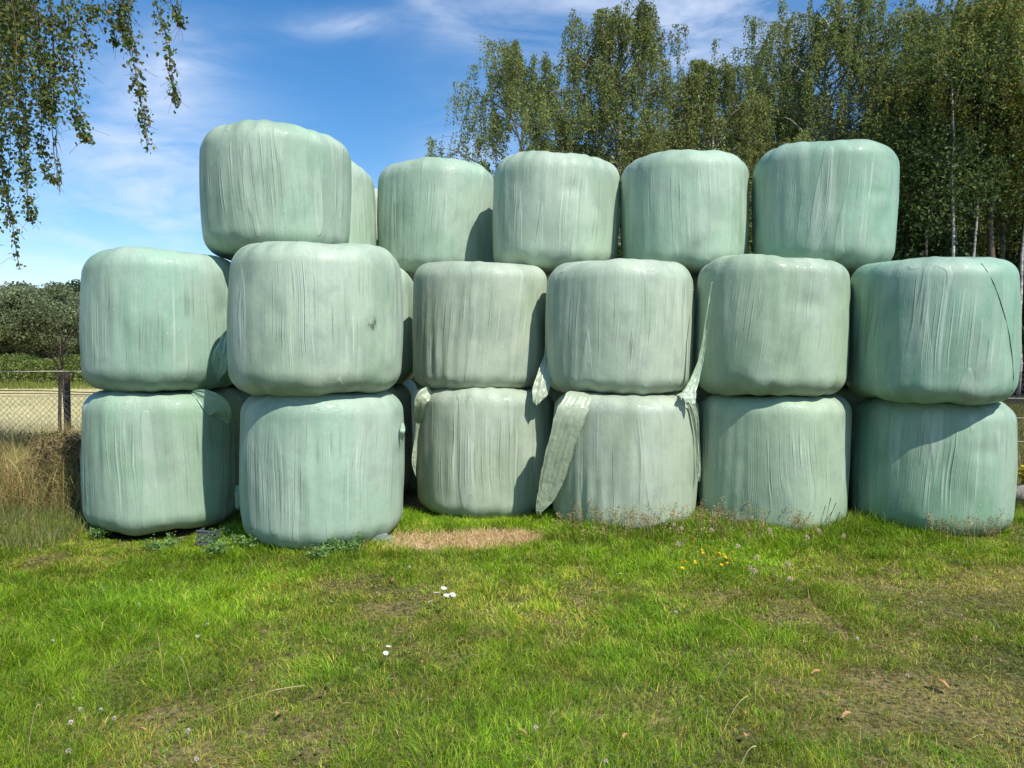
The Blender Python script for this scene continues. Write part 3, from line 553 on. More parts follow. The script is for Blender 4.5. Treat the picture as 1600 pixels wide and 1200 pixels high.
# ---- birch on the left whose hanging twigs reach into the picture
nb = birch(10.5, 2.6, 71, base=.3, nl=36, size=.055, pal=OLIVE+BIRCH[:2], leafgap=.05, slen=(.6, 1.8)); nb.name = 'weeping_birch'
put(nb, -10.4, 8.3, 'weeping birch on the left whose hanging leafy twigs reach into the sky')
rs = np.random.RandomState(5); tw = MB(); LV = []; LCc = []; base_o = np.array([-10.4, 8.3, 0])
def hang(pts, Yd, dens=1.0, wid=.05, bare=0.0, tail=0.0):
    Yd = Yd+1.7; wid *= 1.3; dens *= .8
    p = np.array([P(a_, b_, Yd) for a_, b_ in pts])-base_o; k = 24; s = np.linspace(0, len(p)-1, k); i0 = np.clip(s.astype(int), 0, len(p)-2); f = (s-i0)[:, None]
    c_ = p[i0]*(1-f)+p[i0+1]*f; c_ = c_+np.cumsum(rs.normal(0, .006, (k, 3)), 0); tw.tube(c_, .004, 4, cap=False)
    L = np.linalg.norm(np.diff(c_, axis=0), axis=1).sum(); m = int(L*175*dens); q = rs.uniform(0, 1, m)**(.9); q = q[(q > bare)]
    cl_ = .55+.45*np.sin(q*L*9+rs.uniform(0, 6)); q = q[rs.rand(len(q)) < cl_+.25]; m = len(q)
    idx = np.clip((q*(k-1)).astype(int), 0, k-2); f = (q*(k-1)-idx)[:, None]; tp = (1-.55*q)[:, None]
    C = c_[idx]*(1-f)+c_[idx+1]*f+rs.normal(0, 1, (m, 3))*wid*tp*np.array([1, 1, .6]); LV.append(C)
    for _ in range(int(L*9)):
        a_ = rs.randint(1, k-1); e = c_[a_]+rs.normal(0, 1, 3)*np.array([wid, wid, 0])*1.4+np.array([0, 0, -rs.uniform(.04, .16)]); tw.tube([c_[a_], (c_[a_]+e)/2+np.array([0, 0, .01]), e], .0016, 3, cap=False)
hang([(196, -300), (203, 0), (208, 70), (216, 130), (222, 180), (228, 240)], 5.6, 1.5, .042)
hang([(215, -300), (205, -20), (204, 40), (210, 65)], 5.7, 1.3, .045)
hang([(225, -300), (238, 0), (250, 40), (258, 80), (266, 120), (271, 160)], 5.4, 1.1, .036)
hang([(150, -300), (158, 0), (170, 30), (177, 68)], 5.9, .9, .04)
hang([(185, -300), (190, 0), (193, 50)], 5.8, .9, .05)
hang([(255, -300), (268, -10), (280, 18), (286, 36)], 5.5, .8, .035)
hang([(135, -300), (143, 0), (148, 30)], 5.8, .6, .05)
hang([(95, -300), (103, 0), (112, 90), (115, 150), (120, 195), (138, 226)], 5.5, 1.9, .055)
hang([(100, -300), (115, 0), (128, 50), (140, 95)], 5.7, .8, .05)
hang([(70, -300), (80, 0), (88, 60), (92, 120), (84, 165)], 5.4, 2.2, .065)
hang([(75, -300), (88, 100), (85, 180), (86, 250), (95, 300)], 5.5, .12, .02)
hang([(60, -300), (84, 120), (88, 200), (92, 250), (93, 285)], 5.6, .10, .02)
hang([(45, -300), (52, 0), (62, 100), (65, 190), (62, 250), (78, 295)], 5.5, 1.3, .045)
hang([(38, -300), (45, 0), (58, 80), (62, 150), (70, 185)], 5.3, 1.6, .06)
hang([(20, -300), (28, 0), (35, 120), (40, 220), (46, 290), (52, 350)], 5.5, 1.5, .045)
hang([(-5, -300), (0, 0), (8, 150), (12, 250), (20, 320), (38, 425)], 5.3, 1.2, .042)
hang([(-10, -300), (5, 0), (20, 60), (28, 160), (40, 230)], 5.8, 1.6, .06)
for _ in range(16):
    x = rs.uniform(-110, 60); e = rs.uniform(160, 390)*(1-.5*max(0, x)/90); hang([(x-12, -300), (x, 0), (x+8+rs.normal(0, 6), e*.5), (x+14+rs.normal(0, 8), e)], rs.uniform(5.0, 6.6), 1.2, .06)
for _ in range(9):
    x = rs.uniform(-5, 112); e = rs.uniform(40, 120); hang([(x-12, -300), (x, 0), (x+6+rs.normal(0, 6), e)], rs.uniform(5.2, 6.4), 1.3, .07)
# boughs that carry the hanging twigs
for Yb in (6.9, 7.3, 7.7):
    a_ = np.array(P(60, -300, Yb))-base_o; e = np.array(P(270, -300, Yb))-base_o
    tw.tube([np.array([0, 0, 5.2]), a_*.5+np.array([0, 0, 3.2]), a_+np.array([0, 0, .12]), (a_+e)/2+np.array([0, 0, .10]), e], [.05, .035, .02, .014, .006], 6, cap=False)
C = np.concatenate(LV); n_ = len(C); col = leafcols(rs, n_, [(.10, .15, .035), (.075, .12, .03), (.15, .17, .04), (.06, .09, .028), (.21, .18, .035), (.13, .18, .045)], .3)
a_ = rs.normal(size=(n_, 3)); a_[:, 2] -= .9; a_ /= np.linalg.norm(a_, axis=1)[:, None]; b_ = rs.normal(size=(n_, 3)); b_ -= (a_*b_).sum(1)[:, None]*a_; b_ /= np.linalg.norm(b_, axis=1)[:, None]; nn = np.cross(a_, b_)
s = (.0165*rs.uniform(.65, 1.25, n_))[:, None]
LVt = np.stack([C-a_*s*1.3, C-a_*s*.5-b_*s*.85+nn*s*.2, C+a_*s*.3-b_*s*.6+nn*s*.2, C+a_*s*1.4, C+a_*s*.3+b_*s*.6+nn*s*.2, C-a_*s*.5+b_*s*.85+nn*s*.2], 1).reshape(-1, 3)
i6 = np.arange(n_)[:, None]*6
tw.build('hanging_twig', M_twig, nb, True, False)
mesh('twig_leaves', LVt, [np.concatenate([i6+np.array([0, 1, 2, 3]), i6+np.array([0, 3, 4, 5])])], M_leaf, nb, np.repeat(col, 6, 0))

# ------------------------------------------------------------------ fences
def fence(name, A, B, mesh_top, posts, post_h, wires, label, seed, mesh_on=True, wire_mat=None, cell=.078):
    A = np.array(A); B = np.array(B); L = np.linalg.norm(B-A); d = (B-A)/L; root = empty(name, (A[0], A[1], 0)); rs = np.random.RandomState(seed)
    g = lambda s, z: (d[0]*s, d[1]*s, z)
    if mesh_on:
        w = MB(); k = int((L+mesh_top)/cell)
        for q in range(k):
            s0 = q*cell
            for sg in (1, -1):
                a_, b_ = (s0-mesh_top, s0) if sg == 1 else (s0, s0-mesh_top); za, zb = .03, mesh_top
                # clip to [0, L]
                ts = [0, 1]
                def cl_(t_): return a_+(b_-a_)*t_
                t0, t1 = 0., 1.
                for lim in (0, L):
                    if (cl_(0)-lim)*(cl_(1)-lim) < 0:
                        tt = (lim-a_)/(b_-a_)
                        if (lim == 0) == (b_ > a_): t0 = max(t0, tt)
                        else: t1 = min(t1, tt)
                if t1 <= t0 or cl_(.5*(t0+t1)) < 0 or cl_(.5*(t0+t1)) > L: continue
                m = 4; pts = [g(cl_(t0+(t1-t0)*v/m), za+(zb-za)*(t0+(t1-t0)*v/m)+rs.normal(0, .004)) for v in range(m+1)]
                pts = [(p[0]-d[1]*.004*sg, p[1]+d[0]*.004*sg, p[2]) for p in pts]; w.tube(pts, .0028, 3, cap=False)
        w.build('wire_netting', wire_mat or M_wire, root, False, False)
    for z, r, m_, sag in wires:
        w = MB(); s = np.linspace(0, L, 60); zz = z+sag*np.sin(s*1.9+z*7)+sag*.5*np.sin(s*4.1); w.tube(np.stack([d[0]*s, d[1]*s, zz], 1)+np.array([0, -.05, 0]), r, 4, cap=False); w.build('wire', m_, root, False, False)
    for s0 in posts:
        w = MB(); x, y, _ = g(s0, 0); z = np.linspace(-.1, post_h, 7); w.tube(np.stack([x+rs.normal(0, .006, 7), y+.05+rs.normal(0, .004, 7), z], 1), .039+rs.normal(0, .003, 7), 9); w.build('post', M_wood, root, True, False)
    return tag(root, label, 'fence')
fence('wire_fence', (-11, 10.0), (-2.2, 10.0), .93, (1.6, 5.18, 8.5), 1.24, [(1.25, .0045, M_rope, .004), (1.0, .006, M_dwire, .02), (.96, .005, M_dwire, .012), (.93, .003, M_wire, .0)], 'chain-link fence with a weathered wooden post beside the left end of the bales', 81)
fence('wire_fence', (5.2, 12.2), (15, 11.8), 1.32, (.6, 5.5, 9.2), 1.5, [(1.32, .003, M_wire, 0)], 'dark chain-link fence before the wood behind the right end of the bales', 82, wire_mat=M_dwire)
fence('wire_fence', (4.9, 9.4), (12, 9.0), 1, (4.6,), 1.15, [(.94, .003, M_wire, .004), (.70, .003, M_wire, .004), (.42, .003, M_wire, .004)], 'low fence of three plain wires right of the bales', 83, mesh_on=False)
# thin iron strut beside the left post
w = MB(); a_ = P(96, 580, 10)-Vector((-5.87, 9.9, 0)); w.tube([(0, 0, 0), (-.01, 0, .62), (.012, 0, 1.22)], .02, 6); o = w.build('fence_stake', M_wood, None, True, False); o.location = (P(96, 600, 9.9).x, 9.86, 0); tag(o, 'thin dark stake leaning against the wooden fence post', 'stake')
# bare sapling behind the post
rs = np.random.RandomState(8); root = empty('bare_sapling', (P(98, 600, 10.4).x, 10.4, 0)); w = MB(); t = np.linspace(0, 1, 8); tk = np.stack([.02*np.sin(t*5), t*0, t*1.65], 1); w.tube(tk, .018*(1-t*.7), 6); w.build('trunk', M_wood, root, True, False)
w = MB()
for q in range(16):
    z = rs.uniform(.9, 1.6); az_ = rs.uniform(0, 6.28); L = rs.uniform(.25, .65); p0 = np.array([0, 0, z]); p1 = p0+np.array([math.cos(az_)*L*.6, math.sin(az_)*L*.6, L*.9]); w.tube([p0, (p0+p1)/2+rs.normal(0, .03, 3), p1], [.007, .005, .002], 4, cap=False)
w.build('bare_twigs', M_wood, root, True, False); tag(root, 'small leafless sapling sticking up behind the wooden fence post', 'sapling')

# ------------------------------------------------------------------ grass
def blades(rs, x, y, h, wd, col, lean=.45, bend=.5, wind=None, z0=None):
    n = len(x); az_ = rs.uniform(0, 6.283, n); f = rs.uniform(0, 6.283, n)
    ln = np.abs(rs.normal(0, lean, n)); dx = np.cos(az_)*ln; dy = np.sin(az_)*ln
    if wind is not None: dx = dx+wind[0]; dy = dy+wind[1]
    z = gz(x, y)-.006 if z0 is None else z0; B = np.stack([x, y, z], 1); W_ = np.stack([np.cos(f), np.sin(f), 0*f], 1)*wd[:, None]*.5
    D = np.stack([dx, dy, np.ones(n)], 1); D /= np.linalg.norm(D, axis=1)[:, None]
    m = B+D*h[:, None]*.55; bd = bend*rs.uniform(.4, 1.6, n); tip = m+np.stack([D[:, 0]*(1+bd)+np.cos(az_)*bd*.4, D[:, 1]*(1+bd)+np.sin(az_)*bd*.4, D[:, 2]*(1-.55*np.clip(bd, 0, 1.4))], 1)*h[:, None]*.45
    V = np.stack([B-W_, B+W_, m-W_*.85, m+W_*.85, tip], 1).reshape(-1, 3); i = np.arange(n)[:, None]*5
    return V, np.concatenate([i+np.array([0, 1, 3]), i+np.array([0, 3, 2]), i+np.array([2, 3, 4])]), np.repeat(col, 5, 0)
rs = np.random.RandomState(100)
def patch_mask(x, y):                               # 1 inside the flattened straw patch
    u = (x+.42)/.64; v = (y-5.98)/.33
    r = (np.abs(u)**3+np.abs(v)**3)**(1/3)+(fbm(x*5, y*5, 70, 3)-.5)*.5
    return np.clip((1.08-r)*3.2, 0, 1)
front = [(B_[k].location.x, B_[k].location.y) for k in ('A1', 'B1', 'C1', 'D1', 'E1', 'F1')]
def sample(n, y0, y1, ext=1.0, k=.70):
    y = y0+(y1-y0)*rs.rand(n); w_ = k*y+ext; keep = rs.rand(n) < w_/(k*y1+ext); y = y[keep]; w_ = w_[keep]; return rs.uniform(-1, 1, len(y))*w_, y
x, y = sample(900000, 2.25, 7.35)
dmin = np.min([np.hypot(x-a_, y-b_) for a_, b_ in front], axis=0)
keep = (dmin > .54) & (rs.rand(len(x)) > patch_mask(x, y)*.97); keep &= ~((y > 7.0) & (x > -3.4) & (x < 4.0)); x = x[keep]; y = y[keep]; dmin = dmin[keep]
def dryness(x, y):
    d = fbm(x*.9+3, y*1.1, 50, 3)*.7+fbm(x*4.2, y*4.2, 53, 3)*.5+fbm(x*14, y*14, 56, 2)*.3
    d = d+np.clip((x+1)/5.5, -.75, 1)*.42*np.clip((6.2-y)/1.2, .15, 1)
    d = d+.30*np.exp(-((x+3.2)/.9)**2-((y-4.9)/.7)**2)+.35*np.exp(-((x+1.05)/.5)**2-((y-4.9)/.25)**2)+.30*np.exp(-((x-1.6)/.8)**2-((y-3.25)/.35)**2)+.22*np.exp(-((x-2.9)/1.0)**2-((y-4.6)/.4)**2)+.25*np.exp(-((x+4.6)/.7)**2-((y-6.2)/.6)**2)
    return (d-.765)*3.0
D = dryness(x, y); n = len(x)
hn = fbm(x*1.7, y*1.7, 60, 3); near = np.exp(-((np.clip(6.35+.02*x-y, -1, 5))/.55)**2); lowA = 1-.6*np.exp(-((x+2.9)/.7)**2-((y-6.1)/.35)**2)
lush = np.clip(1-D*.9, .25, 1.3)
h = (.030+.058*hn*lush)*rs.uniform(.5, 1.4, n)+near*(.02+.045*(x > -2.3)+.05*(x > .3))*rs.uniform(.3, 1.2, n)*np.clip(fbm(x*2.2, y*2.2, 63, 2)*2-.3, .2, 1.2)
h = h*np.where(D > .75, .75, 1); tuft = fbm(x*7, y*7, 66, 2); h = h*(.45+1.1*tuft)*lowA
wd = rs.uniform(.0018, .0036, n)*np.clip(y/4, .8, 1.5)
GREEN = np.array([(.115, .225, .014), (.150, .265, .018), (.185, .300, .026), (.085, .180, .018), (.24, .32, .045)]); DRYC = np.array([(.42, .36, .16), (.34, .31, .11), (.50, .43, .23), (.26, .22, .09), (.31, .34, .08)])
isdry = rs.rand(n) < np.clip(.10+D*.55, .05, .78)
col = np.where(isdry[:, None], DRYC[rs.randint(0, 5, n)], GREEN[rs.randint(0, 5, n)])*rs.uniform(.42, 1.62, (n, 1))
col *= (.62+.76*fbm(x*1.1+9, y*1.1, 75, 3))[:, None]*(.68+.72*fbm(x*8, y*8, 85, 2))[:, None]*np.array([1.18, 1.16, .48])
bluish = np.clip((fbm(x*1.3+30, y*1.3, 78, 2)-.55)*4, 0, 1)[:, None]*(~isdry)[:, None]; col = col*(1-bluish*np.array([.1, .0, -.1]))
wx = (fbm(x*5.5, y*5.5, 90, 3)-.5)*1.5; wy = (fbm(x*5.5, y*5.5, 93, 3)-.5)*1.5
thin = rs.rand(n) > np.clip((D-.55)*.5, 0, .35); x_, y_ = x[thin], y[thin]
V, F, c = blades(rs, x_, y_, h[thin], wd[thin], col[thin], .68, .7, (wx[thin], wy[thin])); V[:, 2] -= 0
tag(mesh('meadow_grass', V, [F], M_grass, None, c), 'short green and drying meadow grass in front of the bales', 'grass', kind='stuff')
print('blades', len(x_))
# straw-coloured clippings on the patch, and scattered dead stalks
n = 26000; x = rs.uniform(-1.15, .35, n); y = rs.uniform(5.6, 6.35, n); k = rs.rand(n) < patch_mask(x, y); x = x[k]; y = y[k]; n = len(x)
col = np.array([(.66, .48, .25), (.54, .38, .19), (.74, .58, .33), (.36, .24, .12)])[rs.randint(0, 4, n)]*rs.uniform(.8, 1.2, (n, 1))
V, F, c = blades(rs, x, y, rs.uniform(.03, .07, n), rs.uniform(.002, .0045, n), col, 6, .2, z0=gz(x, y)+rs.uniform(0, .018, n))
tag(mesh('straw_clippings', V, [F], M_dry, None, c), 'flattened patch of reddish straw clippings in front of the set back bale', 'straw', kind='stuff')
gm = MB(); us = np.linspace(-1, 1, 24); U, Vv = np.meshgrid(us, us); rr = np.hypot(U, Vv); ok = patch_mask(-.40+U*.62, 5.98+Vv*.33)
X_, Y_ = -.40+U*.62, 5.98+Vv*.33; G = np.stack([X_, Y_, gz(X_, Y_)+np.where(ok > .3, .005, -.03)], -1).reshape(-1, 3); i = np.arange(23)[:, None]*24; j = np.arange(23)[None]
tag(mesh('bare_soil', G, [np.stack([i+j, i+j+1, i+25+j, i+24+j], -1).reshape(-1, 4)], simple('straw_soil', (.56, .40, .22), .95, .1, 30, (.28, .18, .10), .01), smooth=True), kind='structure')
# long dead stalks lying and arching in the mown grass
st = MB()
for q in range(420):
    yy = rs.uniform(2.5, 6.2); xx = rs.uniform(-.66, .7)*yy
    if rs.rand() > .35+.65*(xx > -.3): continue
    L = rs.uniform(.03, .11); az_ = rs.uniform(0, 6.28); up = rs.uniform(.2, 1.6)*L; z = float(gz(xx, yy)); p = np.array([xx, yy, z]); d = np.array([math.cos(az_), math.sin(az_), 0])
    t = np.linspace(0, 1, 7)[:, None]; pts = p+d*L*t+np.array([0, 0, 1.])*up*(t*1.6-t**2*1.0); r_ = .0008*np.ones(7); hd = rs.rand() < .3
    if hd: r_[-2:] = .002
    st.tube(pts, r_, 3, c=np.array([(.45, .40, .20), (.38, .32, .15), (.55, .48, .28)])[rs.randint(0, 3)]*rs.uniform(.8, 1.1), cap=False)
for a_, b_, L, up, az_ in ((310, 1140, .42, .10, .35), (255, 1070, .24, .19, 2.1), (300, 1100, .22, .13, 2.2), (43, 1195, .05, .24, 1), (1180, 1010, .2, .12, 2.3), (1130, 1150, .2, .10, .8)):
    Dg = CAMZ/((b_-550)/1200); p = np.array(P(a_, b_, Dg)); p[2] = gz(p[0], p[1]); d = np.array([math.cos(az_), math.sin(az_), 0]); t = np.linspace(0, 1, 12)[:, None]
    pts = p+d*L*t+np.array([0, 0, 1.])*up*(t*1.9-t**2*1.1); r_ = np.full(12, .0010); r_[-4:] = .0022; st.tube(pts, r_, 4, c=(.45, .38, .18), cap=False)
tag(st.build('dead_stalks', M_dry), 'pale dead grass stalks lying and arching in the short meadow grass', 'dry grass', kind='stuff')
# low broad leaves between the blades (plantain, clover)
lv = MB(); n = 2600; x, y = sample(5200, 2.4, 6.1, .3); n = len(x); V = []; Fq = []; cc = []
a_ = rs.uniform(0, 6.28, n); L = rs.uniform(.008, .019, n)*(1+.5*(rs.rand(n) < .12)); z = gz(x, y)+rs.uniform(.008, .035, n); up = rs.uniform(-.3, .7, n); dx, dy = np.cos(a_), np.sin(a_)
Vb = np.stack([np.stack([x, y, z], 1), np.stack([x+dx*L*.6-dy*L*.38, y+dy*L*.6+dx*L*.38, z+up*L*.5], 1), np.stack([x+dx*L*1.3, y+dy*L*1.3, z+up*L*.8], 1), np.stack([x+dx*L*.6+dy*L*.38, y+dy*L*.6-dx*L*.38, z+up*L*.5], 1)], 1).reshape(-1, 3)
tag(mesh('clover_leaves', Vb, [np.arange(4*n).reshape(-1, 4)], M_grass, None, np.repeat(np.array([(.15, .26, .05), (.12, .22, .04), (.19, .30, .07)])[rs.randint(0, 3, n)], 4, 0)), 'small round clover and plantain leaves low in the grass', 'ground cover', kind='stuff')
# coarser grass outside: behind, left and right, past the stack (sparse, for the surroundings)
def field_grass(name, label, x0, x1, y0, y1, n, hr, wr, pal, cat='grass', lean=.35, bend=.5, mat=None, fn=None):
    x = rs.uniform(x0, x1, n); y = rs.uniform(y0, y1, n)
    dm = np.min([np.hypot(x-o.location.x, y-o.location.y) for o in bales.values()], axis=0); k = dm > .62
    if fn is not None: k &= rs.rand(n) < fn(x, y)
    x, y = x[k], y[k]; n = len(x); tone = (.65+.7*fbm(x*1.5, y*1.5, 120, 2))[:, None]
    c0 = np.array(pal)[rs.randint(0, len(pal), n)]*rs.uniform(.75, 1.2, (n, 1))*tone
    hh = rs.uniform(*hr, n)*(.55+.8*fbm(x*1.2, y*1.2, 130, 2))
    V, F, c = blades(rs, x, y, hh, rs.uniform(*wr, n), c0, lean, bend); return tag(mesh(name, V, [F], mat or M_dry, None, c), label, cat, kind='stuff')
TAN = [(.50, .38, .17), (.38, .28, .11), (.56, .44, .22), (.30, .20, .08), (.40, .36, .14), (.46, .30, .13)]
field_grass('tall_dry_grass', 'tall dry brown grass along the chain-link fence left of the bales', -9.5, -3.55, 6.9, 10.4, 80000, (.26, .80), (.003, .006), TAN+[(.16, .21, .05), (.14, .18, .04), (.12, .15, .04)], 'dry grass', lean=.65, bend=.8, fn=lambda x, y: np.clip((y-6.9)/.5+.0, .12, 1))
field_grass('rough_grass', 'rough green and tan grass at the foot of the dry growth on the left', -8.5, -3.5, 5.6, 7.9, 30000, (.07, .20), (.003, .006), [(.09, .15, .02), (.13, .18, .03), (.30, .24, .11), (.24, .20, .09)], mat=M_grass)
field_grass('verge_grass', 'ripe yellowish grass right of the bales', 4.0, 14, 6.8, 22, 60000, (.05, .22), (.004, .008), [(.20, .18, .04), (.16, .17, .03), (.28, .22, .08), (.10, .14, .02)], lean=.4)
field_grass('back_grass', 'grass behind the stack of bales', -5, 5, 9.0, 14, 16000, (.06, .25), (.005, .009), [(.14, .17, .04), (.28, .24, .10)])
field_grass('stubble', 'pale cut stubble standing on the near edge of the field', -20, -3, 10.7, 30, 60000, (.05, .14), (.006, .012), [(.62, .55, .30), (.56, .49, .25), (.46, .43, .20)], 'stubble', lean=.3)
# leafy weed strip across the field
n = 70000; x = rs.uniform(-42, 2, n); y = 35+rs.normal(0, 1.0, n); hh = .65+.95*fbm(x*.6, y*.2, 140, 3); z = rs.uniform(0, 1, n)**.8*hh; C = np.stack([x, y, z+.05], 1)
V, F, c = leafcloud(rs, C, .09, leafcols(rs, n, [(.14, .19, .03), (.10, .15, .03), (.19, .21, .05), (.08, .12, .03)])); tag(mesh('weed_strip', V, [F], M_leaf, None, c), 'strip of tall leafy green weeds crossing the pale field', 'weeds', kind='stuff')
field_grass('strip_grass', 'green grass at the foot of the weed strip in the field', -42, 2, 30.5, 36, 30000, (.12, .4), (.015, .03), [(.20, .22, .05), (.14, .18, .04)], lean=.3)
# dark tangled scrub left of the bales
o = bushy('scrub_bush', .95, .62, 151, [(.20, .14, .07), (.12, .09, .04), (.10, .09, .04), (.28, .20, .10)], leaf=.028, n=9000, base=.02, clumps=50, trunk_r=.01); put(o, -4.35, 7.75, 'dead brown scrubby bush close beside the left bottom bale', 'bush', s=(.8, .8, .72))
o = bushy('scrub_bush', .9, .7, 152, [(.12, .16, .04), (.09, .13, .03), (.2, .17, .07)], leaf=.03, n=9000, base=.02, clumps=45, trunk_r=.01); put(o, -5.0, 9.2, 'low green scrubby bush in front of the wooden fence post', 'bush', s=(1.0, 1, .6))
# seeding grass along the foot of the right-hand bales
def panicles(name, label, xs_, ys_, hr, colr, bits=26, spread=.035):
    w = MB(); CC = []; CL = []
    for x, y in zip(xs_, ys_):
        h_ = rs.uniform(*hr); z = float(gz(x, y)); d = rs.normal(0, .12, 2); t = np.linspace(0, 1, 5)[:, None]; pts = np.array([x, y, z])+np.array([0, 0, h_])*t+np.array([d[0], d[1], 0])*h_*t**2
        c_ = np.array(colr[rs.randint(0, len(colr))])*rs.uniform(.7, 1.2); w.tube(pts, .0011, 3, c=c_, cap=False); q = rs.rand(bits, 1)
        CC.append(pts[-1]+np.array([0, 0, -.32])*h_*q+rs.normal(0, 1, (bits, 3))*spread*(q*.8+.2)*np.array([1, 1, .35])); CL.append(np.tile(c_, (bits, 1)))
    C = np.concatenate(CC); V, F, c = leafcloud(rs, C, .0085, np.concatenate(CL)*rs.uniform(.7, 1.3, (len(C), 1))); w.add(V, F, c=c); return tag(w.build(name, M_dry), label, 'seeding grass', kind='stuff')
n = 420; xs_ = rs.uniform(.35, 4.6, n); ys_ = 6.12-.05*xs_+rs.normal(0, .14, n)-.25*(rs.rand(n) < .25)
k = (fbm(xs_*2.4, ys_*0+3, 160, 2) > .42); panicles('seeding_grass', 'brownish seeding grass along the foot of the right-hand bales', xs_[k], ys_[k], (.11, .28), [(.34, .24, .11), (.28, .19, .09), (.42, .33, .16), (.20, .22, .06)])
n = 1500; xs_ = rs.uniform(-4.5, 4.5, n); ys_ = rs.uniform(3.2, 6.1, n); k = dryness(xs_, ys_) > .35; xs_ = xs_[k][:170]; ys_ = ys_[k][:170]; panicles('thin_panicles', 'scattered fine tan grass panicles in the meadow', xs_, ys_, (.04, .10), [(.34, .27, .13), (.30, .21, .10)], 16, .013)
w = MB()
for a_, b_ in ((1290, 790), (1298, 778), (1300, 800), (1306, 786), (1267, 800), (1250, 812), (1345, 775), (1203, 798), (1340, 800), (1312, 800)):
    p1 = np.array(P(a_, b_, 5.98)); p0 = np.array([p1[0]-rs.uniform(.03, .12), 5.98, float(gz(p1[0], 5.98))]); w.tube([p0, (p0+p1)/2+np.array([-.015, 0, .02]), p1], [.0016, .0013, .003], 4, c=(.03, .06, .02), cap=False)
tag(w.build('dark_stems', M_dry), 'thin dark plantain stems before the second bottom bale from the right', 'stems', kind='stuff')

# ------------------------------------------------------------------ small plants, flowers, litter
def gpt(px, py, up=0):                              # the spot on the ground seen at (px, py); up = height of the thing above it
    Dg = (CAMZ-up)/((py-550)/1200)
    for _ in range(4): p = P(px, py, Dg); e = p.z-up-float(gz(p.x, p.y)); Dg += e*Dg/(CAMZ-up)
    p = P(px, py, Dg); return p.x, p.y, float(gz(p.x, p.y))
def leafy(name, seed, H, R, n, leaf, pal):
    rs = np.random.RandomState(seed); root = empty(name, (0, 0, 0)); w = MB(); C = []
    for q in range(9):
        az_ = rs.uniform(0, 6.28); p1 = np.array([math.cos(az_)*R*rs.uniform(.2, 1), math.sin(az_)*R*rs.uniform(.2, 1), H*rs.uniform(.5, 1)]); w.tube([(0, 0, 0), p1*np.array([.4, .4, .6]), p1], [.004, .003, .0015], 4, cap=False)
        k = n//9; t = rs.uniform(.3, 1, (k, 1)); C.append(p1*t+rs.normal(0, .022, (k, 3)))
    C = np.concatenate(C); C[:, 2] = np.abs(C[:, 2]); V, F, c = leafcloud(rs, C, leaf, leafcols(rs, len(C), pal)); w.build('stem', simple('green_stem', (.1, .16, .04)), root, True, False); mesh('leaves', V, [F], M_grass, root, c); return root
wp = leafy('leafy_weed', 171, .15, .17, 620, .017, [(.16, .28, .07), (.20, .33, .10), (.11, .21, .05)])
spots = [(262, 862, 'beside the left bottom bale, left of the grey crate'), (345, 866, 'directly right of the grey crate'), (385, 858, 'at the foot between the two leftmost bottom bales'), (335, 845, 'just behind the grey crate'), (150, 842, 'at the left foot of the left bottom bale'), (545, 868, 'under the right side of the foremost bottom bale'), (510, 872, 'under the middle of the foremost bottom bale')]
for k_, (a_, b_, lb) in enumerate(spots):
    o = wp if k_ == 0 else copy_tree(wp); o.location = gpt(a_, b_); o.rotation_euler = (0, 0, k_*1.1); o.scale = (1, 1, .75+.1*(k_ % 3)); tag(o, 'small fresh green leafy weed '+lb, 'weed', 'leafy weeds at the foot of the bales')
big = leafy('leafy_weed', 172, .20, .2, 300, .06, [(.30, .42, .33), (.15, .25, .12), (.22, .34, .2)]); big.location = (4.27, 6.05, float(gz(4.27, 6.05))); tag(big, 'pale leaved weed at the right foot of the rightmost bottom bale', 'weed')
yb = leafy('leafy_weed', 173, .22, .22, 500, .04, [(.55, .42, .03), (.30, .28, .04)]); yb.location = (5.15, 7.55, 0.15); tag(yb, 'yellow flowering weed on the stone at the right edge', 'weed')
rs = np.random.RandomState(9); th = np.linspace(0, 2*math.pi, 17)[:-1]; ph = np.linspace(0, math.pi, 11); TT, PP = np.meshgrid(th, ph); rr = 1+.25*(fbm(np.cos(TT)*np.sin(PP)*2+4, np.sin(TT)*np.sin(PP)*2+np.cos(PP)*2+4, 5, 2)-.5)
Vs = np.stack([np.cos(TT)*np.sin(PP)*.24*rr, np.sin(TT)*np.sin(PP)*.2*rr, np.cos(PP)*.13*rr+.05], -1).reshape(-1, 3); i = np.arange(10)[:, None]*16; j = np.arange(16)[None]; k = (j+1) % 16
o = mesh('stone', Vs, [np.stack([i+j, i+16+j, i+16+k, i+k], -1).reshape(-1, 4)], M_stone, smooth=True); o.location = (5.12, 7.5, .03); tag(o, 'grey field stone lying at the right edge behind the bales', 'stone')
# grey crate corner squeezed between the two leftmost bottom bales
w = MB(); X0, Z0 = 0, 0
for z0_, z1_ in ((0, .02), (.055, .07), (.10, .125)): w.box((-.10, -.012, z0_), (.10, .0, z1_)); w.box((-.112, -.012, z0_), (-.1005, .16, z1_)); w.box((.1005, -.012, z0_), (.112, .16, z1_))
for x0_ in (-.1, -.05, -.0, .05, .09): w.box((x0_, -.009, .0), (x0_+.01, -.002, .12))
for q in range(4): w.box((-.098, .01+q*.035, .002), (.098, .03+q*.035, .010))
root = empty('plastic_crate', (0, 0, 0)); w.build('crate_body', M_crate, root, False, False); w = MB(); w.box((-.11, -.02, .1255), (.11, -.0, .137)); w.build('crate_rim', M_crate, root, False, False)
x, y, z = gpt(312, 860); root.location = (x, y+.10, z+.015); root.rotation_euler = (.0, .05, -.05); root.scale = (.62, .8, .85); tag(root, 'small dark grey slatted plastic crate between the two leftmost bottom bales', 'crate')
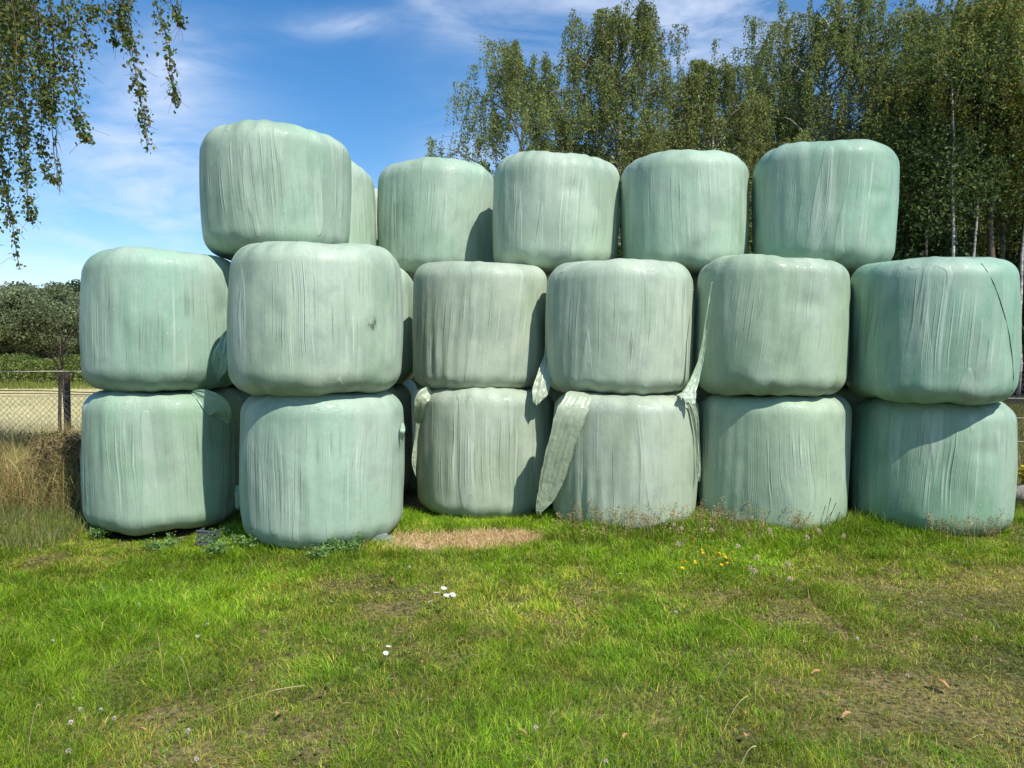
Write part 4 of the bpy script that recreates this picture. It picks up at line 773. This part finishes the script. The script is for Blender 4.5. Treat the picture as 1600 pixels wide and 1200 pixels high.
w = MB(); w.box((-.09, -.05, 0), (.09, .06, .05)); w.box((-.085, -.045, .0505), (.05, .05, .075)); o = w.build('board_scrap', M_board, None, False, False); x, y, z = gpt(597, 852); o.location = (x-.02, y+.06, z); o.rotation_euler = (0, 0, .2); tag(o, 'grey scrap of board under the right side of the foremost bottom bale', 'board')
w = MB()
# flowers
def flower_daisy():
    root = empty('white_flower', (0, 0, 0)); w = MB(); w.tube([(0, 0, 0), (.004, 0, .05), (0, 0, .085)], .0013, 4, cap=False); w.build('stem', bpy.data.materials['green_stem'], root, True, False)
    w = MB(); rs = np.random.RandomState(3)
    for q in range(12):
        a_ = q*math.pi/6; d = np.array([math.cos(a_), math.sin(a_), 0]); e = np.array([-d[1], d[0], 0]); c0 = np.array([0, 0, .086]); r = .019*rs.uniform(.85, 1.1)
        w.add([c0+d*.003, c0+d*r*.6+e*.0045+[0, 0, .004], c0+d*r+[0, 0, .002], c0+d*r*.6-e*.0045+[0, 0, .004]], [(0, 1, 2, 3)], c=(.85, .85, .85))
    w.build('petals', M_petal, root); w = MB(); w.tube([(0, 0, .084), (0, 0, .090)], [.005, .003], 8, c=(.7, .55, .2)); w.build('flower_centre', M_petal, root, True); return root
fl = flower_daisy()
for k_, (a_, b_) in enumerate([(688, 916), (699, 922), (683, 928), (690, 933), (687, 938), (708, 930), (695, 929), (596, 1010), (600, 1012)]):
    o = fl if k_ == 0 else copy_tree(fl); o.location = gpt(a_, b_, .12); o.rotation_euler = (.25*math.sin(k_*2), .2*math.cos(k_*3)-.0, k_); o.rotation_euler.x += .25; s_ = 1.1 if k_ < 7 else .8; o.scale = (s_, s_, 1.4)
    tag(o, 'white open flower in the small cluster in the middle of the meadow' if k_ < 7 else 'white open flower of the single pair left below the white cluster', 'flower', 'white flowers in the cluster' if k_ < 7 else 'pair of white flowers')
def ball(name, r, n, col, stem_h, ln, wd):
    root = empty(name, (0, 0, 0)); w = MB(); w.tube([(0, 0, 0), (.003, .002, stem_h*.6), (0, 0, stem_h)], .0012, 4, cap=False); w.build('stem', bpy.data.materials['green_stem'], root, True, False)
    rs = np.random.RandomState(4); w = MB(); d = rs.normal(size=(n, 3)); d /= np.linalg.norm(d, axis=1)[:, None]
    for q in d:
        e = np.cross(q, rs.normal(size=3)); e /= np.linalg.norm(e); c0 = np.array([0, 0, stem_h]); w.add([c0+q*r*.2, c0+q*r*.7+e*wd, c0+q*r*rs.uniform(.85, 1.1), c0+q*r*.7-e*wd], [(0, 1, 2, 3)], c=np.array(col[rs.randint(0, len(col))]))
    w.build('flower_head', M_petal, root); return root
cl = ball('clover_flower', .011, 46, [(.75, .70, .68), (.65, .55, .52), (.60, .45, .38)], .045, 1, .0028)
for k_, (a_, b_) in enumerate([(157, 916), (236, 905), (218, 944), (324, 973), (308, 993), (157, 1104), (178, 1120), (107, 1173), (307, 1182), (111, 1127), (125, 1103), (82, 999), (293, 1142), (947, 1185), (837, 1135), (62, 856), (640, 884), (1056, 956), (1280, 884), (1418, 1054), (1440, 938), (1340, 996)]):
    o = cl if k_ == 0 else copy_tree(cl); o.location = gpt(a_, b_, .045); s_ = .75+.3*((k_*7) % 5)/5; o.scale = (s_,)*3; o.rotation_euler = (0, 0, k_); tag(o, 'small whitish clover head scattered in the short grass', 'flower', 'clover heads in the meadow')
dc = ball('dandelion_clock', .020, 130, [(.62, .53, .38), (.72, .64, .50), (.48, .38, .25)], .14, 1, .0016)
for k_, (a_, b_) in enumerate([(1175, 809), (1049, 804), (1113, 804), (1262, 840), (1316, 837), (1057, 850), (1182, 871), (1178, 891), (1169, 887), (1231, 882), (1233, 904), (1277, 829), (1053, 820), (1152, 853), (1200, 828), (1064, 826), (1112, 828)]):
    o = dc if k_ == 0 else copy_tree(dc); x, y, z = gpt(a_, b_, .14)
    if y > 6.05:
        p = P(a_, b_, 6.0); x, y, z = p.x, 6.0, p.z-.14
    o.location = (x, y, z); s_ = .8+.3*((k_*3) % 4)/4; o.scale = (s_, s_, 1); o.rotation_euler = (.1*math.sin(k_), 0, k_); tag(o, 'grey-white dandelion clock in the taller grass before the right-hand bales', 'flower', 'dandelion clocks by the bales')
def yellow():
    root = empty('yellow_flower', (0, 0, 0)); w = MB(); w.tube([(0, 0, 0), (.003, .002, .06), (0, 0, .10)], .0013, 4, cap=False); w.build('stem', bpy.data.materials['green_stem'], root, True, False); w = MB()
    for ring in (0, 1):
        for q in range(7):
            a_ = q*2*math.pi/7+ring*.4; d = np.array([math.cos(a_), math.sin(a_), 0]); e = np.array([-d[1], d[0], 0]); c0 = np.array([0, 0, .10+ring*.004]); r = .015-.004*ring
            w.add([c0, c0+d*r*.6+e*.005+[0, 0, .005], c0+d*r+[0, 0, .006], c0+d*r*.6-e*.005+[0, 0, .005]], [(0, 1, 2, 3)], c=(.80, .58, .02))
    w.build('petals', M_petal, root); return root
yf = yellow()
for k_, (a_, b_) in enumerate([(1083, 876), (1109, 864), (1113, 867), (1082, 857), (1126, 873), (1153, 880), (1101, 861), (1071, 875), (1092, 871), (1109, 840), (1113, 886), (1088, 879), (1105, 857), (1122, 868), (1095, 855), (1117, 860), (1074, 866), (1079, 881), (1099, 877), (1120, 879), (1131, 862), (1138, 876), (1086, 850), (1097, 845), (1147, 866), (1066, 884)]):
    o = yf if k_ == 0 else copy_tree(yf); o.location = gpt(a_, b_, .14); s_ = .8+.3*((k_*3) % 4)/4; o.scale = (s_, s_, 1.45); o.rotation_euler = (.4, .2*math.sin(k_), k_); tag(o, 'small yellow flower in the tuft right of the middle before the bales', 'flower', 'yellow flowers in one tuft')
# fallen leaves
M_fleaf = leafmat('fallen_leaf', .2, .7, .2); rs = np.random.RandomState(12)
def fleaf():
    w = MB(); t = np.linspace(0, 1, 7); hw = .5*np.sin(t*math.pi)**.7*.026; L = .055; z = .012*np.sin(t*3)
    V = np.concatenate([np.stack([t*L, hw, z+.006], 1), np.stack([t*L, 0*t, z], 1), np.stack([t*L, -hw, z+.004], 1)]); i = np.arange(6)
    w.add(V, np.concatenate([np.stack([i, i+1, i+8, i+7], 1), np.stack([i+7, i+8, i+15, i+14], 1)]), c=(.55, .30, .14)); return w.build('fallen_leaf', M_fleaf)
l0 = fleaf()
for k_, (a_, b_, sc) in enumerate([(1268, 1050, .9), (1484, 1076, 1.5), (1165, 1144, .9), (1317, 1118, .9), (1525, 1164, 1), (437, 1111, .9), (90, 925, .7), (825, 1146, .8), (1158, 1110, .8), (974, 1152, .7), (230, 1140, .8), (655, 1032, .7)]):
    o = l0 if k_ == 0 else l0.copy()
    if k_: COL.objects.link(o)
    x, y, z = gpt(a_, b_, .035); o.location = (x, y, z+.022); o.scale = (sc,)*3; o.rotation_euler = (.3*math.sin(k_*2), -.3, k_*2.2); tag(o, 'largest curled orange-brown dead leaf, in drier grass at right' if k_ == 1 else 'small orange-brown dead leaf lying in the grass', 'leaf', 'fallen dead leaves')
bpy.context.view_layer.update()
